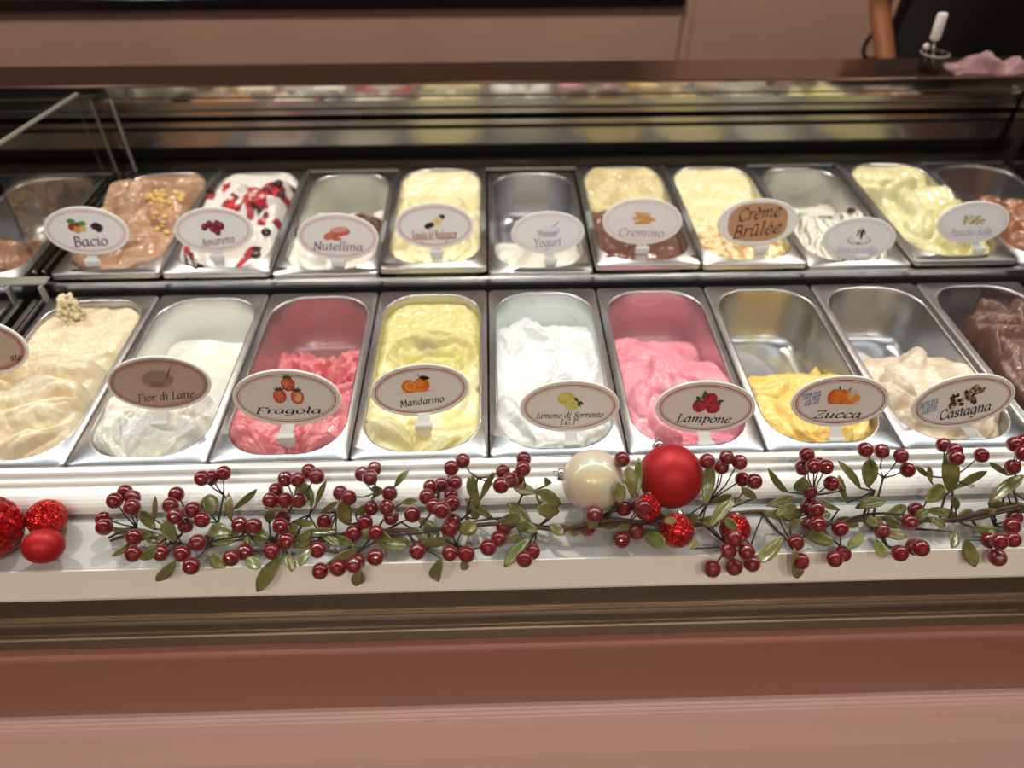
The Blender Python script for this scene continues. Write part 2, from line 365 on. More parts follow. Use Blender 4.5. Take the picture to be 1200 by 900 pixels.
for (xa, za, w) in ((-.80, .0202, .05), (-.86, .0202, .04), (-.795, .0318, .03)):
    cpart('divider_bracket', MB().box((xa, .980, ZP+za), (xa+w, .992, ZP+za+.012), .002), M_acrylic)
XR = 1.012
cpart('divider_post', MB().prof(zp([(1.33, .01), (1.33, .15), (1.352, .15), (1.352, .01)]), XR-.02, XR), M_mirror2)
pane('divider_glass', [(XR+.02, 1.352, ZP+.030), (XR+.02, .99, ZP+.030), (XR+.02, 1.00, ZP+.212), (XR+.02, 1.285, ZP+.188), (XR+.02, 1.352, ZP+.165)], .006, M_acrylic, (1, 0, 0))
cpart('divider_post_edge', MB().box((XR+.03, 1.325, ZP+.01), (XR+.05, 1.352, ZP+.16), .002), M_mirror2)

# ------------------------------------------------------------------ pans
PITCHX, PW, PL = .168, .0827, .353          # spacing, half width, length
OHW, RIM, RC, DEP = .0722, .0125, .053, .088  # opening half width, end rim, corner radius, depth
OL = PL - 2*RIM
def rrect(hw, y0, y1, r, z, seg=9):
    P = []
    for (cx, cy, a0) in ((hw-r, y0+r, -90), (hw-r, y1-r, 0), (-hw+r, y1-r, 90), (-hw+r, y0+r, 180)):
        for k in range(seg):
            a = math.radians(a0 + 90*k/(seg-1)); P.append((cx+r*math.cos(a), cy+r*math.sin(a), z))
    return P
def outline_at(z):
    """half width, front y, back y, corner radius of the pan's inside at height z below the rim"""
    t = min(max(-z/DEP, 0), 1)
    return OHW-.0065*t, RIM+.010*t, PL-RIM-.010*t, RC-.006*t
def pan_mesh():
    rings = [rrect(PW, 0, PL, .007, -.009), rrect(PW, 0, PL, .007, -.0015), rrect(PW-.0012, .0012, PL-.0012, .0065, 0),
             rrect(OHW+.004, RIM-.004, PL-RIM+.004, RC+.004, 0), rrect(OHW+.0025, RIM-.0025, PL-RIM+.0025, RC+.0025, .0011), rrect(OHW+.0008, RIM-.0008, PL-RIM+.0008, RC+.0008, .0011), rrect(OHW-.0005, RIM+.0005, PL-RIM-.0005, RC-.0005, -.0008)]
    for z in (-.006, -.03, -.055, -.068):
        hw, y0, y1, r = outline_at(z); rings.append(rrect(hw, y0, y1, r, z))
    hw, y0, y1, r = outline_at(-DEP)
    for a in (25, 50, 72, 90):
        k = 1-math.cos(math.radians(a)); z = -.068 - .020*math.sin(math.radians(a))
        rings.append(rrect(hw-.020*k, y0+.020*k, y1-.020*k, r-.012*k, z))
    n = len(rings[0]); V = [p for r in rings for p in r]
    Fc = [(i*n+k, i*n+(k+1)%n, (i+1)*n+(k+1)%n, (i+1)*n+k) for i in range(len(rings)-1) for k in range(n)]
    Fc.append(tuple(range((len(rings)-1)*n, len(rings)*n)))
    me = mesh('gelato_pan', V, Fc, True); return me
def pan_mat(name, res, amount, seed):
    """steel, smeared inside with what is left of the ice cream (res colour, amount 0..1)"""
    m = bpy.data.materials.new(name); m.use_nodes = True; nt = m.node_tree; b = nt.nodes['Principled BSDF']
    tc = nt.nodes.new('ShaderNodeTexCoord')
    mp = nt.nodes.new('ShaderNodeMapping'); mp.inputs['Location'].default_value = (seed*1.7, seed*.6, seed); nt.links.new(tc.outputs['Object'], mp.inputs[0])
    n = nt.nodes.new('ShaderNodeTexNoise'); n.inputs['Scale'].default_value = 16; n.inputs['Detail'].default_value = 5; n.inputs['Distortion'].default_value = .8
    nt.links.new(mp.outputs[0], n.inputs['Vector'])
    sep = nt.nodes.new('ShaderNodeSeparateXYZ'); nt.links.new(tc.outputs['Object'], sep.inputs[0])
    mr = nt.nodes.new('ShaderNodeMapRange'); mr.inputs['From Min'].default_value = -.002; mr.inputs['From Max'].default_value = -.02; nt.links.new(sep.outputs['Z'], mr.inputs['Value'])
    mr2 = nt.nodes.new('ShaderNodeMapRange'); mr2.inputs['From Min'].default_value = .62 - .5*amount; mr2.inputs['From Max'].default_value = .78 - .5*amount
    nt.links.new(n.outputs['Fac'], mr2.inputs['Value'])
    ml = nt.nodes.new('ShaderNodeMath'); ml.operation = 'MULTIPLY'; nt.links.new(mr.outputs[0], ml.inputs[0]); nt.links.new(mr2.outputs[0], ml.inputs[1])
    m2 = nt.nodes.new('ShaderNodeMath'); m2.operation = 'MULTIPLY'; m2.inputs[1].default_value = min(1, .35+.65*amount) if amount > 0 else 0; nt.links.new(ml.outputs[0], m2.inputs[0])
    mx = nt.nodes.new('ShaderNodeMix'); mx.data_type = 'RGBA'; mx.inputs['A'].default_value = (*lin((188, 188, 190)), 1); mx.inputs['B'].default_value = (*lin(res), 1)
    nt.links.new(m2.outputs[0], mx.inputs['Factor']); nt.links.new(mx.outputs['Result'], b.inputs['Base Color'])
    inv = nt.nodes.new('ShaderNodeMath'); inv.operation = 'SUBTRACT'; inv.inputs[0].default_value = 1; nt.links.new(m2.outputs[0], inv.inputs[1]); nt.links.new(inv.outputs[0], b.inputs['Metallic'])
    n3 = nt.nodes.new('ShaderNodeTexNoise'); n3.inputs['Scale'].default_value = 25; nt.links.new(tc.outputs['Object'], n3.inputs['Vector'])
    mr3 = nt.nodes.new('ShaderNodeMapRange'); mr3.inputs['To Min'].default_value = .24; mr3.inputs['To Max'].default_value = .38; nt.links.new(n3.outputs['Fac'], mr3.inputs['Value']); nt.links.new(mr3.outputs[0], b.inputs['Roughness'])
    return m
PAN_ME = pan_mesh()
def put_pan(x, y, z, res, amount, seed, label, group):
    me = PAN_ME.copy(); o = bpy.data.objects.new('gelato_pan', me); COL.objects.link(o)
    me.materials.append(pan_mat('pan_steel', res, amount, seed))
    o.location = (x, y, ZP+z); tag(o, label, 'pan', group); return o

# ------------------------------------------------------------------ gelato
def gelato(x, y, z, label, prof, color, lobes, seed, nx=124, ny=250, col2=None, crumb=None, colfn=None, shape=None, rough=False, edge=.006, warp=.010, group=None):
    """heightfield of ice cream inside the pan at (x,y,z): prof = [(v, height)], lobes = list of (s,t) scooped folds"""
    rs = np.random.RandomState(seed)
    u = np.linspace(-1, 1, nx); v = np.linspace(0, 1, ny); U, Vv = np.meshgrid(u, v)
    X = U*OHW; Y = Vv*OL
    pv, ph = zip(*prof); base = np.interp(Vv, pv, ph)
    wx = X + warp*fbm(X*16+seed, Y*16, 2); wy = Y + warp*fbm(X*16-5, Y*16+seed*2.1, 2)
    wx = wx + .0018*fbm(X*90, Y*90+seed, 2); wy = wy + .0018*fbm(X*90+7, Y*90-seed, 2)
    base = base + .004*fbm(X*22+seed, Y*22, 3)
    H = base.copy()
    L = list(lobes.get('manual', []))
    for i in range(lobes.get('n', 0)):
        v0, v1 = lobes.get('v', (0, .9))
        cu = rs.uniform(-.85, .85); cv = rs.uniform(v0, v1)
        L.append((cu, cv, lobes['ang'] + rs.normal()*lobes.get('spread', 25) + cu*lobes.get('fan', 0), rs.uniform(*lobes['a']), rs.uniform(*lobes['b']), rs.uniform(*lobes['h']), rs.normal()*lobes.get('curve', 5), rs.uniform(-.005, .005)))
    for (cu, cv, ang, a, b, h, k, off) in L:
        cx, cy = cu*OHW, cv*OL; ca, sa = math.cos(math.radians(ang)), math.sin(math.radians(ang))
        s = (wx-cx)*ca + (wy-cy)*sa; t = -(wx-cx)*sa + (wy-cy)*ca - k*s*s
        b_ = b*(1 - .35*np.clip(s/a, -1, 1))            # tapering tongue
        r2 = (s/a)**2 + (t/b_)**2
        lvl = np.interp(cv, pv, ph) + off
        stri = 1.5*lobes.get('stri', .0012)*(np.abs(np.sin(t/b_*lobes.get('ns', 5) + 2*fbm(s*20+cx*50, t*10, 1))) - .5)
        lip = lobes.get('lip', .35)*h*np.clip(t/b_, -1, 1)
        d = lvl + (1.25*h+lip)*np.clip(1-r2, 0, 1)**.6 - .008 + stri*np.clip(1-r2, 0, 1)
        H = np.where(r2 < 1, np.maximum(H, d), H)
    sa_, sf_, sg_ = lobes.get('swirl', (.0013, 60, 35)); g_ = math.radians(sg_)
    swp = (wx*math.sin(g_) + wy*math.cos(g_))*sf_*2.0 + 2.2*fbm(X*9+seed, Y*9, 2)
    swm = sstep(-.25, .35, fbm(X*14-seed, Y*14+3, 2)) * (sstep(lobes['v'][1]+.15, lobes['v'][1], Vv) if 'v' in lobes else 1)
    H = H + swm*sa_*(np.abs(np.sin(swp))**.6 - .6)
    H = H + .0009*swm*ridged(wx*45+seed, wy*22, 3)
    if shape is not None: H = shape(H, U, Vv, X, Y)
    if crumb is not None:
        amp, sc, mk = crumb; mask = mk(U, Vv) if mk else 1.0
        H = H + amp*mask*(ridged(X*sc+seed, Y*sc, 3) + .6*fbm(X*sc*2.3, Y*sc*2.3+seed, 2))
    H = H + .0005*fbm(X*150, Y*150, 2)
    ed = np.maximum(np.abs(U), np.abs(2*Vv-1)**1.5); H = H - edge*np.clip((ed-.86)/.14, 0, 1)**2*(.9+.3*noise2(X*40, Y*40+seed))
    ed2 = np.maximum(np.abs(U), np.abs(2*Vv-1)**1.2); H = H - np.maximum(0, H+.0035)*np.clip((ed2-.80)/.195, 0, 1)**3
    H = np.maximum(H, -DEP-.0010)
    # fit to the pan's inside at each height
    T = np.clip(-H/DEP, 0, 1); hw = OHW-.0065*T; y0 = RIM+.010*T; y1 = PL-RIM-.010*T; r = RC-.006*T
    fil = np.clip((-H-.068)/.020, 0, 1); k = 1-np.sqrt(np.clip(1-fil*fil, 0, 1)); hw = hw-.02*k; y0 = y0+.02*k; y1 = y1-.02*k; r = r-.012*k
    YY = y0 + Vv*(y1-y0); dy = np.clip(r-np.minimum(YY-y0, y1-YY), 0, r)
    w = hw - r + np.sqrt(np.clip(r*r-dy*dy, 0, None)); XX = U*(w-.0002)
    P = np.stack([XX, YY, H], -1).reshape(-1, 3)
    idx = np.arange(nx*ny).reshape(ny, nx); a, b, c, d = idx[:-1, :-1].ravel(), idx[:-1, 1:].ravel(), idx[1:, 1:].ravel(), idx[1:, :-1].ravel()
    Q = np.stack([a, b, c, d], -1)
    hz = P[:, 2]; keep = (hz[Q] > -DEP-.0005).any(axis=1); Q = Q[keep]
    used = np.unique(Q); remap = np.full(len(P), -1); remap[used] = np.arange(len(used)); P2 = P[used]; Q = remap[Q]
    me = bpy.data.meshes.new('gelato'); me.vertices.add(len(P2)); me.vertices.foreach_set('co', P2.astype(np.float32).ravel())
    me.loops.add(Q.size); me.loops.foreach_set('vertex_index', Q.ravel().astype(np.int32))
    me.polygons.add(len(Q)); me.polygons.foreach_set('loop_start', np.arange(0, Q.size, 4, dtype=np.int32))
    me.update(calc_edges=True); me.validate(); me.polygons.foreach_set('use_smooth', [True]*len(Q))
    c1 = np.array(lin(color)); cs = np.tile(c1, (len(P), 1)).reshape(ny, nx, 3)
    if col2 is not None:
        mk = sstep(-.25, .55, fbm(X*30+seed*3, Y*30, 3))[..., None]; cs = cs*(1-mk) + np.array(lin(col2))*mk
    if colfn is not None: cs = colfn(cs, U, Vv, X, Y, H)
    set_col(me, cs.reshape(-1, 3)[used])
    o = bpy.data.objects.new('gelato', me); COL.objects.link(o); me.materials.append(M_gelrough if rough else M_gel)
    o.location = (x, y, ZP+z); tag(o, label, 'ice cream', group)
    o['_z'] = 0.0; del o['_z']
    return o, (XX, YY, H)

FY, BY, BZ = .6035, .9765, .0240
XS = -.0100
def fx(k): return XS + (k+.5)*PITCHX
def L_(**k): return k
NONE = -.12

# --- front row
def sh1(H, U, V, X, Y):
    return H
def crumb_back(lo, hi): return lambda U, V: sstep(lo, hi, V)
G1 = L_(n=5, v=(0.0, .5), ang=25, spread=14, a=(.03, .05), b=(.010, .016), h=(.012, .018), curve=4, stri=.0018, ns=3.4, lip=.6, swirl=(.0005, 60, 35),
  manual=[(-.35, .03, 14, .075, .022, .018, 3, -.004), (.35, .07, 24, .070, .019, .020, 4, .0), (-.45, .14, 22, .060, .020, .022, -4, .002), (.40, .20, 20, .070, .021, .022, 3, .003),
          (-.55, .27, 36, .050, .019, .022, -6, .003), (.25, .32, 8, .066, .022, .024, -5, .004), (-.60, .40, 60, .040, .020, .022, 6, .004), (.45, .42, 4, .055, .018, .022, 4, .005), (.0, .51, -6, .060, .018, .018, 4, .0), (.6, .55, 20, .035, .016, .016, 4, -.002)])
def shslab(v0, z0, v1, z1):
    def f(H, U, V, X, Y):
        m = sstep(v1, v1-.03, V + .02*U + .02*fbm(X*20, Y*20, 2)); return np.where(V > v0, H*m + NONE*(1-m), H)
    return f
front = [
 (-4, (200, 190, 170), .35, 'beige nougat-coloured', dict(prof=[(0, -.008), (.15, .002), (.45, .010), (.6, .004), (.8, -.002), (1, -.010)], color=(232, 216, 184), col2=(222, 202, 164), lobes=G1, seed=11, shape=sh1, crumb=(.0016, 120, crumb_back(.5, .62)))),
 (-3, (232, 234, 226), .95, 'white milk', dict(prof=[(0, -.012), (.1, .004), (.2, .006), (.34, -.012), (.5, -.030), (.7, -.046), (.88, -.053), (1, -.056)], color=(230, 229, 222), col2=(226, 222, 206), lobes=L_(n=13, v=(.02, .4), ang=75, spread=30, fan=-30, a=(.03, .055), b=(.014, .022), h=(.012, .022), curve=6, stri=.0012, lip=.4), seed=23, shape=shslab(.8, 0, .93, 0), crumb=(.0012, 120, lambda U, V: sstep(.35, .1, V)))),
 (-2, (182, 118, 120), .70, 'strawberry red', None),
 (-1, (232, 220, 140), .80, 'pale yellow mandarin', None),
 (0, (224, 230, 228), .80, 'white lemon', dict(prof=[(0, -.014), (.1, -.004), (.3, .002), (.55, 0), (.72, -.010), (.85, -.026), (.92, -.05), (1, -.08)], color=(226, 228, 227), lobes=L_(n=22, v=(.0, .78), ang=-20, spread=40, fan=25, a=(.028, .055), b=(.012, .02), h=(.010, .018), curve=7, stri=.0016, lip=.5), seed=5)),
 (1, (196, 128, 138), .72, 'pink raspberry', None),
 (2, (190, 180, 110), .30, 'orange-yellow pumpkin', None),
 (3, (170, 160, 140), .22, 'pale brown chestnut', None),
 (4, (70, 48, 42), .42, 'dark chocolate', None),
]
def sh3(H, U, V, X, Y):
    m = sstep(.50, .42, V + .03*fbm(X*30, Y*30, 2)); H = H*m + NONE*(1-m)
    p = fbm(X*34+3, Y*34, 3); side = np.clip(.15 + 1.2*np.abs(U+.05) - 1.3*np.exp(-((U-.35)/.3)**2 - ((V-.62)/.1)**2), -1, 1)
    pt = -.080 + .018*sstep(-.05, .8, p + .6*side) + .003*ridged(X*45, Y*45, 2)
    mk = sstep(-.12, .22, p + side*.7)*sstep(.90, .84, V); pt = pt*mk + (-DEP-.006)*(1-mk)
    return np.maximum(H, pt)
front[2] = front[2][:4] + (dict(prof=[(0, -.012), (.1, .0), (.25, .004), (.4, -.008), (.5, -.03), (1, -.08)], color=(226, 138, 143), col2=(214, 114, 122), lobes=L_(n=18, v=(0, .42), ang=35, spread=45, a=(.025, .05), b=(.011, .018), h=(.012, .02), curve=8, stri=.0016), seed=31, shape=sh3, crumb=(.0013, 110, None)),)
def sh4(H, U, V, X, Y):
    # scraped hollow with a smeared back and sides
    r = np.sqrt(((U-.05)/.75)**2 + ((V-.60)/.14)**2); hol = -.060 + .030*np.clip(r, 0, 1.6)**2 + .005*np.abs(np.sin(r*9 + fbm(X*30, Y*30, 2)*2))
    m = sstep(.42, .52, V); back = np.minimum(hol, -.012) + .003*ridged(X*40, Y*90, 2)
    return H*(1-m) + back*m
def cf_mand(cs, U, V, X, Y, H):
    m = (sstep(.50, .62, V)*(.35 + .5*sstep(-.1, .5, ridged(X*30+3, Y*70, 3))))[..., None]; cs = cs*(1-m) + np.array(lin((206, 194, 122)))*m
    m = (np.exp(-(((U-.45)/.25)**2 + ((V-.58)/.035)**2)) + np.exp(-(((U+.1)/.3)**2 + ((V-.73)/.02)**2)))[..., None]*.8; return cs*(1-m) + np.array(lin((150, 146, 118)))*m
front[3] = front[3][:4] + (dict(colfn=cf_mand, prof=[(0, -.014), (.1, -.004), (.3, -.002), (.45, -.012), (.52, -.03), (1, -.012)], color=(246, 238, 190), col2=(243, 228, 160), lobes=L_(n=15, v=(0, .42), ang=70, spread=35, fan=-25, a=(.03, .055), b=(.013, .02), h=(.012, .02), curve=6, stri=.0016), seed=44, shape=sh4, crumb=(.0014, 120, lambda U, V: np.exp(-((V-.46)/.09)**2)*1.6 + .12)),)
front[5] = front[5][:4] + (dict(prof=[(0, -.016), (.12, -.004), (.3, .004), (.45, -.006), (.56, -.022), (.66, -.048), (.86, -.058), (1, -.06)], color=(238, 158, 172), col2=(232, 140, 158), lobes=L_(n=16, v=(0, .5), ang=110, spread=35, fan=30, a=(.028, .052), b=(.013, .021), h=(.012, .021), curve=7, stri=.0013), seed=52, shape=shslab(.8, 0, .90, 0), crumb=(.0018, 120, lambda U, V: sstep(.38, .5, V)*sstep(.75, .6, V))),)
def shcut(v1, slope=0.0, wob=.05):
    def f(H, U, V, X, Y):
        m = sstep(v1+.025, v1-.02, V + slope*U + wob*fbm(X*28, Y*28, 2)); return H*m + NONE*(1-m)
    return f
front[6] = front[6][:4] + (dict(prof=[(0, -.014), (.15, -.013), (.3, -.012), (.45, -.022), (.56, -.050), (1, -.09)], color=(250, 216, 132), col2=(246, 202, 104), lobes=L_(n=14, v=(0, .40), ang=100, spread=50, fan=30, a=(.025, .05), b=(.012, .022), h=(.011, .019), curve=8, stri=.0012), seed=61, shape=shcut(.56, -.08), crumb=(.0013, 120, lambda U, V: sstep(.3, .45, V)*1.4+.2)),)
front[7] = front[7][:4] + (dict(prof=[(0, -.018), (.15, -.016), (.3, -.012), (.45, -.006), (.56, -.02), (.62, -.04), (1, -.09)], color=(228, 212, 190), col2=(220, 200, 174), lobes=L_(n=13, v=(.05, .55), ang=20, spread=45, a=(.03, .055), b=(.016, .026), h=(.018, .028), curve=9, stri=.0008), seed=77, shape=shcut(.62, -.10), warp=.012),)
def sh9(H, U, V, X, Y):
    r = np.sqrt(((U-.15)/.98)**2 + ((V-.45)/.46)**2); m = sstep(1.04, .92, r + .10*fbm(X*30, Y*30, 3)); return H*m + (-.075)*(1-m)
front[8] = front[8][:4] + (dict(prof=[(0, -.02), (.2, -.004), (.5, .004), (.75, .002), (.9, -.02), (1, -.06)], color=(122, 88, 78), col2=(108, 76, 66), lobes=L_(n=16, v=(.05, .85), ang=150, spread=50, a=(.03, .06), b=(.014, .024), h=(.014, .024), curve=8, stri=.0014), seed=83, shape=sh9, crumb=(.0012, 110, None)),)

FRONTG = {}
for (k, res, am, nm, kw) in front:
    x = fx(k); put_pan(x, FY, 0, res, am, k+5, f'steel gelato pan in the front row holding {nm} ice cream', 'front row gelato pans')
    FRONTG[k] = gelato(x, FY, 0, f'{nm} ice cream in the front row of pans', group='gelato in the front row', **kw)[0]

# --- back row
def cf_amarena(cs, U, V, X, Y, H):
    n = fbm(X*38+4, Y*22+2, 3); reg = sstep(.30, .45, V)*sstep(.86, .76, V) + .9*np.exp(-((V-.1)/.08)**2)*sstep(.3, .6, np.abs(U))
    m = sstep(.0, .08, n*reg + .10*reg - .02)[..., None]*(reg > .2)[..., None]
    dk = sstep(.1, .45, fbm(X*60, Y*60, 2) + .5*np.abs(U)-.1)[..., None]
    sauce = np.array(lin((190, 22, 44)))*(1-dk) + np.array(lin((66, 8, 18)))*dk
    return cs*(1-m) + sauce*m
def cf_nut(cs, U, V, X, Y, H):
    m = (sstep(.30, .36, V + .1*fbm(X*30, Y*30, 2))*sstep(.62, .56, V + .14*fbm(X*30+5, Y*30, 2)))[..., None]; return cs*(1-m) + np.array(lin((98, 56, 46)))*m
def cf_crem(cs, U, V, X, Y, H):
    m = sstep(.50, .45, V - .10*U*U + .05*fbm(X*40, Y*40, 2))[..., None]; return cs*(1-m) + np.array(lin((112, 74, 62)))*m
def cf_brul(cs, U, V, X, Y, H):
    m = (sstep(.25, .5, fbm(X*60, Y*60, 3) + .35*sstep(.4, .05, V)))[..., None]*.85*sstep(.55, .3, V)[..., None]; return cs*(1-m) + np.array(lin((196, 142, 70)))*m
def cf_stra(cs, U, V, X, Y, H):
    ph = X*95 + .35*np.sin(Y*40) + 1.1*fbm(X*18, Y*18, 2); s = np.abs(((ph + .5) % 1) - .5); m = sstep(.13, .05, s)*sstep(.60, .5, V)*sstep(-.35, 0, fbm(X*30, Y*14, 2) + .2)
    m = np.maximum(m, sstep(.12, .06, np.abs(V-.50 - .03*fbm(X*60, Y*60, 2))*3)*sstep(-.1, .1, fbm(X*50, Y*50, 2)))[..., None]
    return cs*(1-m) + np.array(lin((58, 36, 34)))*m
def cf_backwall(c): return None
coat = lambda: None
def shback(v0, lo, hi):
    def f(H, U, V, X, Y):
        m = sstep(v0, v0+.1, V); b = lo + (hi-lo)*sstep(.55, 1.0, V) + (hi-lo)*.2*np.abs(U)**3 + .003*ridged(X*50, Y*50, 2); return H*(1-m) + b*m
    return f
LB = L_(n=14, v=(0, .7), ang=40, spread=40, a=(.03, .055), b=(.013, .021), h=(.012, .02), curve=6, stri=.0014)
back = [
 (-5, -.004, (120, 90, 70), .3, 'dull brown', dict(prof=[(0, -.03), (.4, -.03), (.6, -.06), (1, -.09)], color=(150, 104, 76), lobes=LB, seed=102, shape=shcut(.5)), None),
 (-4, .004, (150, 112, 86), .85, 'milk chocolate hazelnut', dict(prof=[(0, -.014), (.15, -.010), (.4, .002), (.62, .018), (.78, .012), (.86, -.02), (1, -.03)], color=(194, 155, 128), col2=(180, 138, 108), lobes=L_(n=16, v=(.0, .7), ang=25, spread=45, a=(.035, .065), b=(.014, .022), h=(.013, .021), curve=8, stri=.002, lip=.6), seed=111, shape=shback(.84, -.030, -.002)), None),
 (-3, .003, (226, 226, 212), .9, 'white cream with dark cherry sauce', dict(prof=[(0, -.012), (.15, -.002), (.4, .014), (.6, .024), (.74, .012), (.8, -.02), (1, -.03)], color=(230, 229, 224), lobes=LB, seed=121, shape=shback(.78, -.030, .002), colfn=cf_amarena), None),
 (-2, -.003, (206, 206, 192), .8, 'white cream with chocolate spread', dict(prof=[(0, -.014), (.15, -.006), (.35, -.004), (.5, -.016), (.62, -.034), (.8, -.048), (1, -.05)], color=(240, 240, 232), lobes=LB, seed=131, colfn=cf_nut, shape=shcut(.84)), None),
 (-1, .005, (226, 220, 160), .9, 'pale yellow vanilla', dict(prof=[(0, -.014), (.2, -.004), (.5, .0), (.7, -.012), (1, -.006)], color=(246, 240, 202), col2=(240, 230, 178), lobes=L_(n=16, v=(0, .75), ang=80, spread=20, fan=-25, a=(.03, .055), b=(.012, .02), h=(.01, .017), curve=6, stri=.0016), seed=141, shape=shback(.70, -.028, -.001)), None),
 (0, -.006, (180, 180, 174), .08, 'white yoghurt', dict(prof=[(0, -.016), (.2, -.016), (.38, -.030), (.46, -.05), (1, -.09)], color=(242, 242, 230), lobes=LB, seed=151, shape=shcut(.50)), None),
 (1, .005, (206, 190, 140), .9, 'layered chocolate and beige cream', dict(prof=[(0, -.016), (.2, -.012), (.42, -.010), (.5, -.004), (.8, -.010), (1, -.002)], color=(226, 214, 166), col2=(206, 190, 142), lobes=L_(n=5, v=(.5, .9), ang=70, spread=50, a=(.02, .04), b=(.01, .016), h=(.008, .012), curve=6, stri=.001), seed=161, shape=shback(.5, -.016, .004), colfn=cf_crem, crumb=(.0014, 90, crumb_back(.45, .55)), rough=False), None),
 (2, .003, (228, 222, 160), .9, 'pale yellow custard with caramel', dict(prof=[(0, -.014), (.2, -.010), (.45, -.008), (.7, -.016), (1, -.008)], color=(246, 240, 198), col2=(240, 230, 176), lobes=L_(n=10, v=(0, .55), ang=80, spread=40, a=(.03, .05), b=(.012, .02), h=(.008, .014), curve=6, stri=.0014), seed=171, shape=shback(.58, -.030, -.002), colfn=cf_brul), None),
 (3, -.003, (208, 208, 196), .6, 'white cream with chocolate shreds', dict(prof=[(0, -.014), (.2, -.004), (.4, .0), (.52, -.014), (.62, -.034), (.8, -.046), (1, -.05)], color=(240, 240, 226), lobes=L_(n=12, v=(0, .5), ang=80, spread=20, a=(.03, .05), b=(.011, .018), h=(.010, .018), curve=6, stri=.0014), seed=181, colfn=cf_stra, shape=shcut(.86)), None),
 (4, .004, (190, 182, 110), .75, 'pale green pistachio', dict(prof=[(0, -.016), (.2, -.008), (.45, .006), (.62, .018), (.74, -.004), (.85, -.024), (1, -.02)], color=(230, 226, 176), col2=(222, 216, 160), lobes=L_(n=16, v=(0, .66), ang=75, spread=25, fan=-25, a=(.035, .06), b=(.012, .019), h=(.013, .022), curve=6, stri=.0016), seed=191, shape=shback(.78, -.030, .0)), None),
 (5, -.002, (120, 96, 78), .12, 'light brown caramel and nut', dict(prof=[(0, -.012), (.2, .004), (.4, .012), (.52, .0), (.58, -.05), (1, -.09)], color=(160, 110, 80), col2=(140, 90, 64), lobes=LB, seed=201, shape=shcut(.56)), None),
]
BACKG = {}
for (k, dz, res, am, nm, kw, _) in back:
    x = fx(k) if k > -5 else fx(k) - .045
    put_pan(x, BY, BZ+dz, res, am, k+20, f'steel gelato pan in the back row holding {nm} ice cream', 'back row gelato pans')
    BACKG[k] = gelato(x, BY, BZ+dz, f'{nm} ice cream in the back row of pans', nx=72, ny=140, group='gelato in the back row', **kw)
# pan beyond the left divider in the front row, mostly outside the picture
put_pan(fx(-5)-.058, FY, -.004, (140, 120, 100), .2, 3, 'empty steel gelato pan past the clear divider beside the beige ice cream', 'front row gelato pans')
# crumbly scrap of ice cream left standing at the back of the beige pan
rc = random.Random(4); mb = MB()
for i in range(120):
    t = rc.random(); a = rc.uniform(0, 6.28); rad = (.019*(1-t*.45))*math.sqrt(rc.random())
    c = Vector((-.030 + rad*math.cos(a) + .004*t, .300 + rad*.8*math.sin(a), -.004 + .040*t)); r = rc.uniform(.0018, .0052)*(1-.2*t)
    b_ = MB().ball(c, r, 8, 5, (rc.uniform(.7, 1.5), rc.uniform(.7, 1.3), rc.uniform(.7, 1.3)))
    for q in b_.v: q += Vector((rc.uniform(-1, 1), rc.uniform(-1, 1), rc.uniform(-1, 1)))*r*.4
    mb.add(b_.v, b_.f)
mb.build('crumbly_scrap', mat('crumb_beige', (238, 220, 182), .55, bump=(300, .4, .001)), FRONTG[-4], True)
# chopped hazelnuts on the chocolate hazelnut ice cream, dark cherries on the cherry one
def on_gel(k, u, v):
    XX, YY, H = BACKG[k][1]; ny, nx = XX.shape; i = int(round(v*(ny-1))); j = int(round((u+1)/2*(nx-1)))
    return Vector((XX[i, j], YY[i, j], H[i, j]))
M_nut = mat('hazelnut', (236, 208, 130), .5, noise=(200, (216, 176, 92), .4, .7))
M_cherry = mat('dark_cherry', (46, 8, 14), .12, coat=.8)
random.seed(5)
for i in range(44):
    u, v = random.choice([(-.85, .50), (.05, .62), (.15, .58), (.35, .60), (.2, .66), (.6, .38), (.7, .36), (.75, .60), (.55, .55)])
    u = max(-.9, min(.9, u+random.uniform(-.14, .14))); v += random.uniform(-.035, .035); p = on_gel(-4, u, v)
    r = random.uniform(.0035, .0058); mb = MB().ball(p+Vector((0, 0, r*.5)), r, 8, 6, (1, random.uniform(.7, 1), random.uniform(.6, .9)))
    for q in mb.v: q += Vector((random.uniform(-1, 1), random.uniform(-1, 1), random.uniform(-1, 1)))*r*.16
    mb.build('hazelnut_piece', M_nut, BACKG[-4][0], True)
for (u, v) in ((-.8, .62), (.75, .70), (.9, .60), (-.1, .80), (.8, .28), (.72, .12), (-.75, .015)):
    p = on_gel(-3, u, v); MB().ball(p+Vector((0, 0, .002)), .0085, 14, 8, (1, 1, .75)).build('cherry', M_cherry, BACKG[-3][0], True)

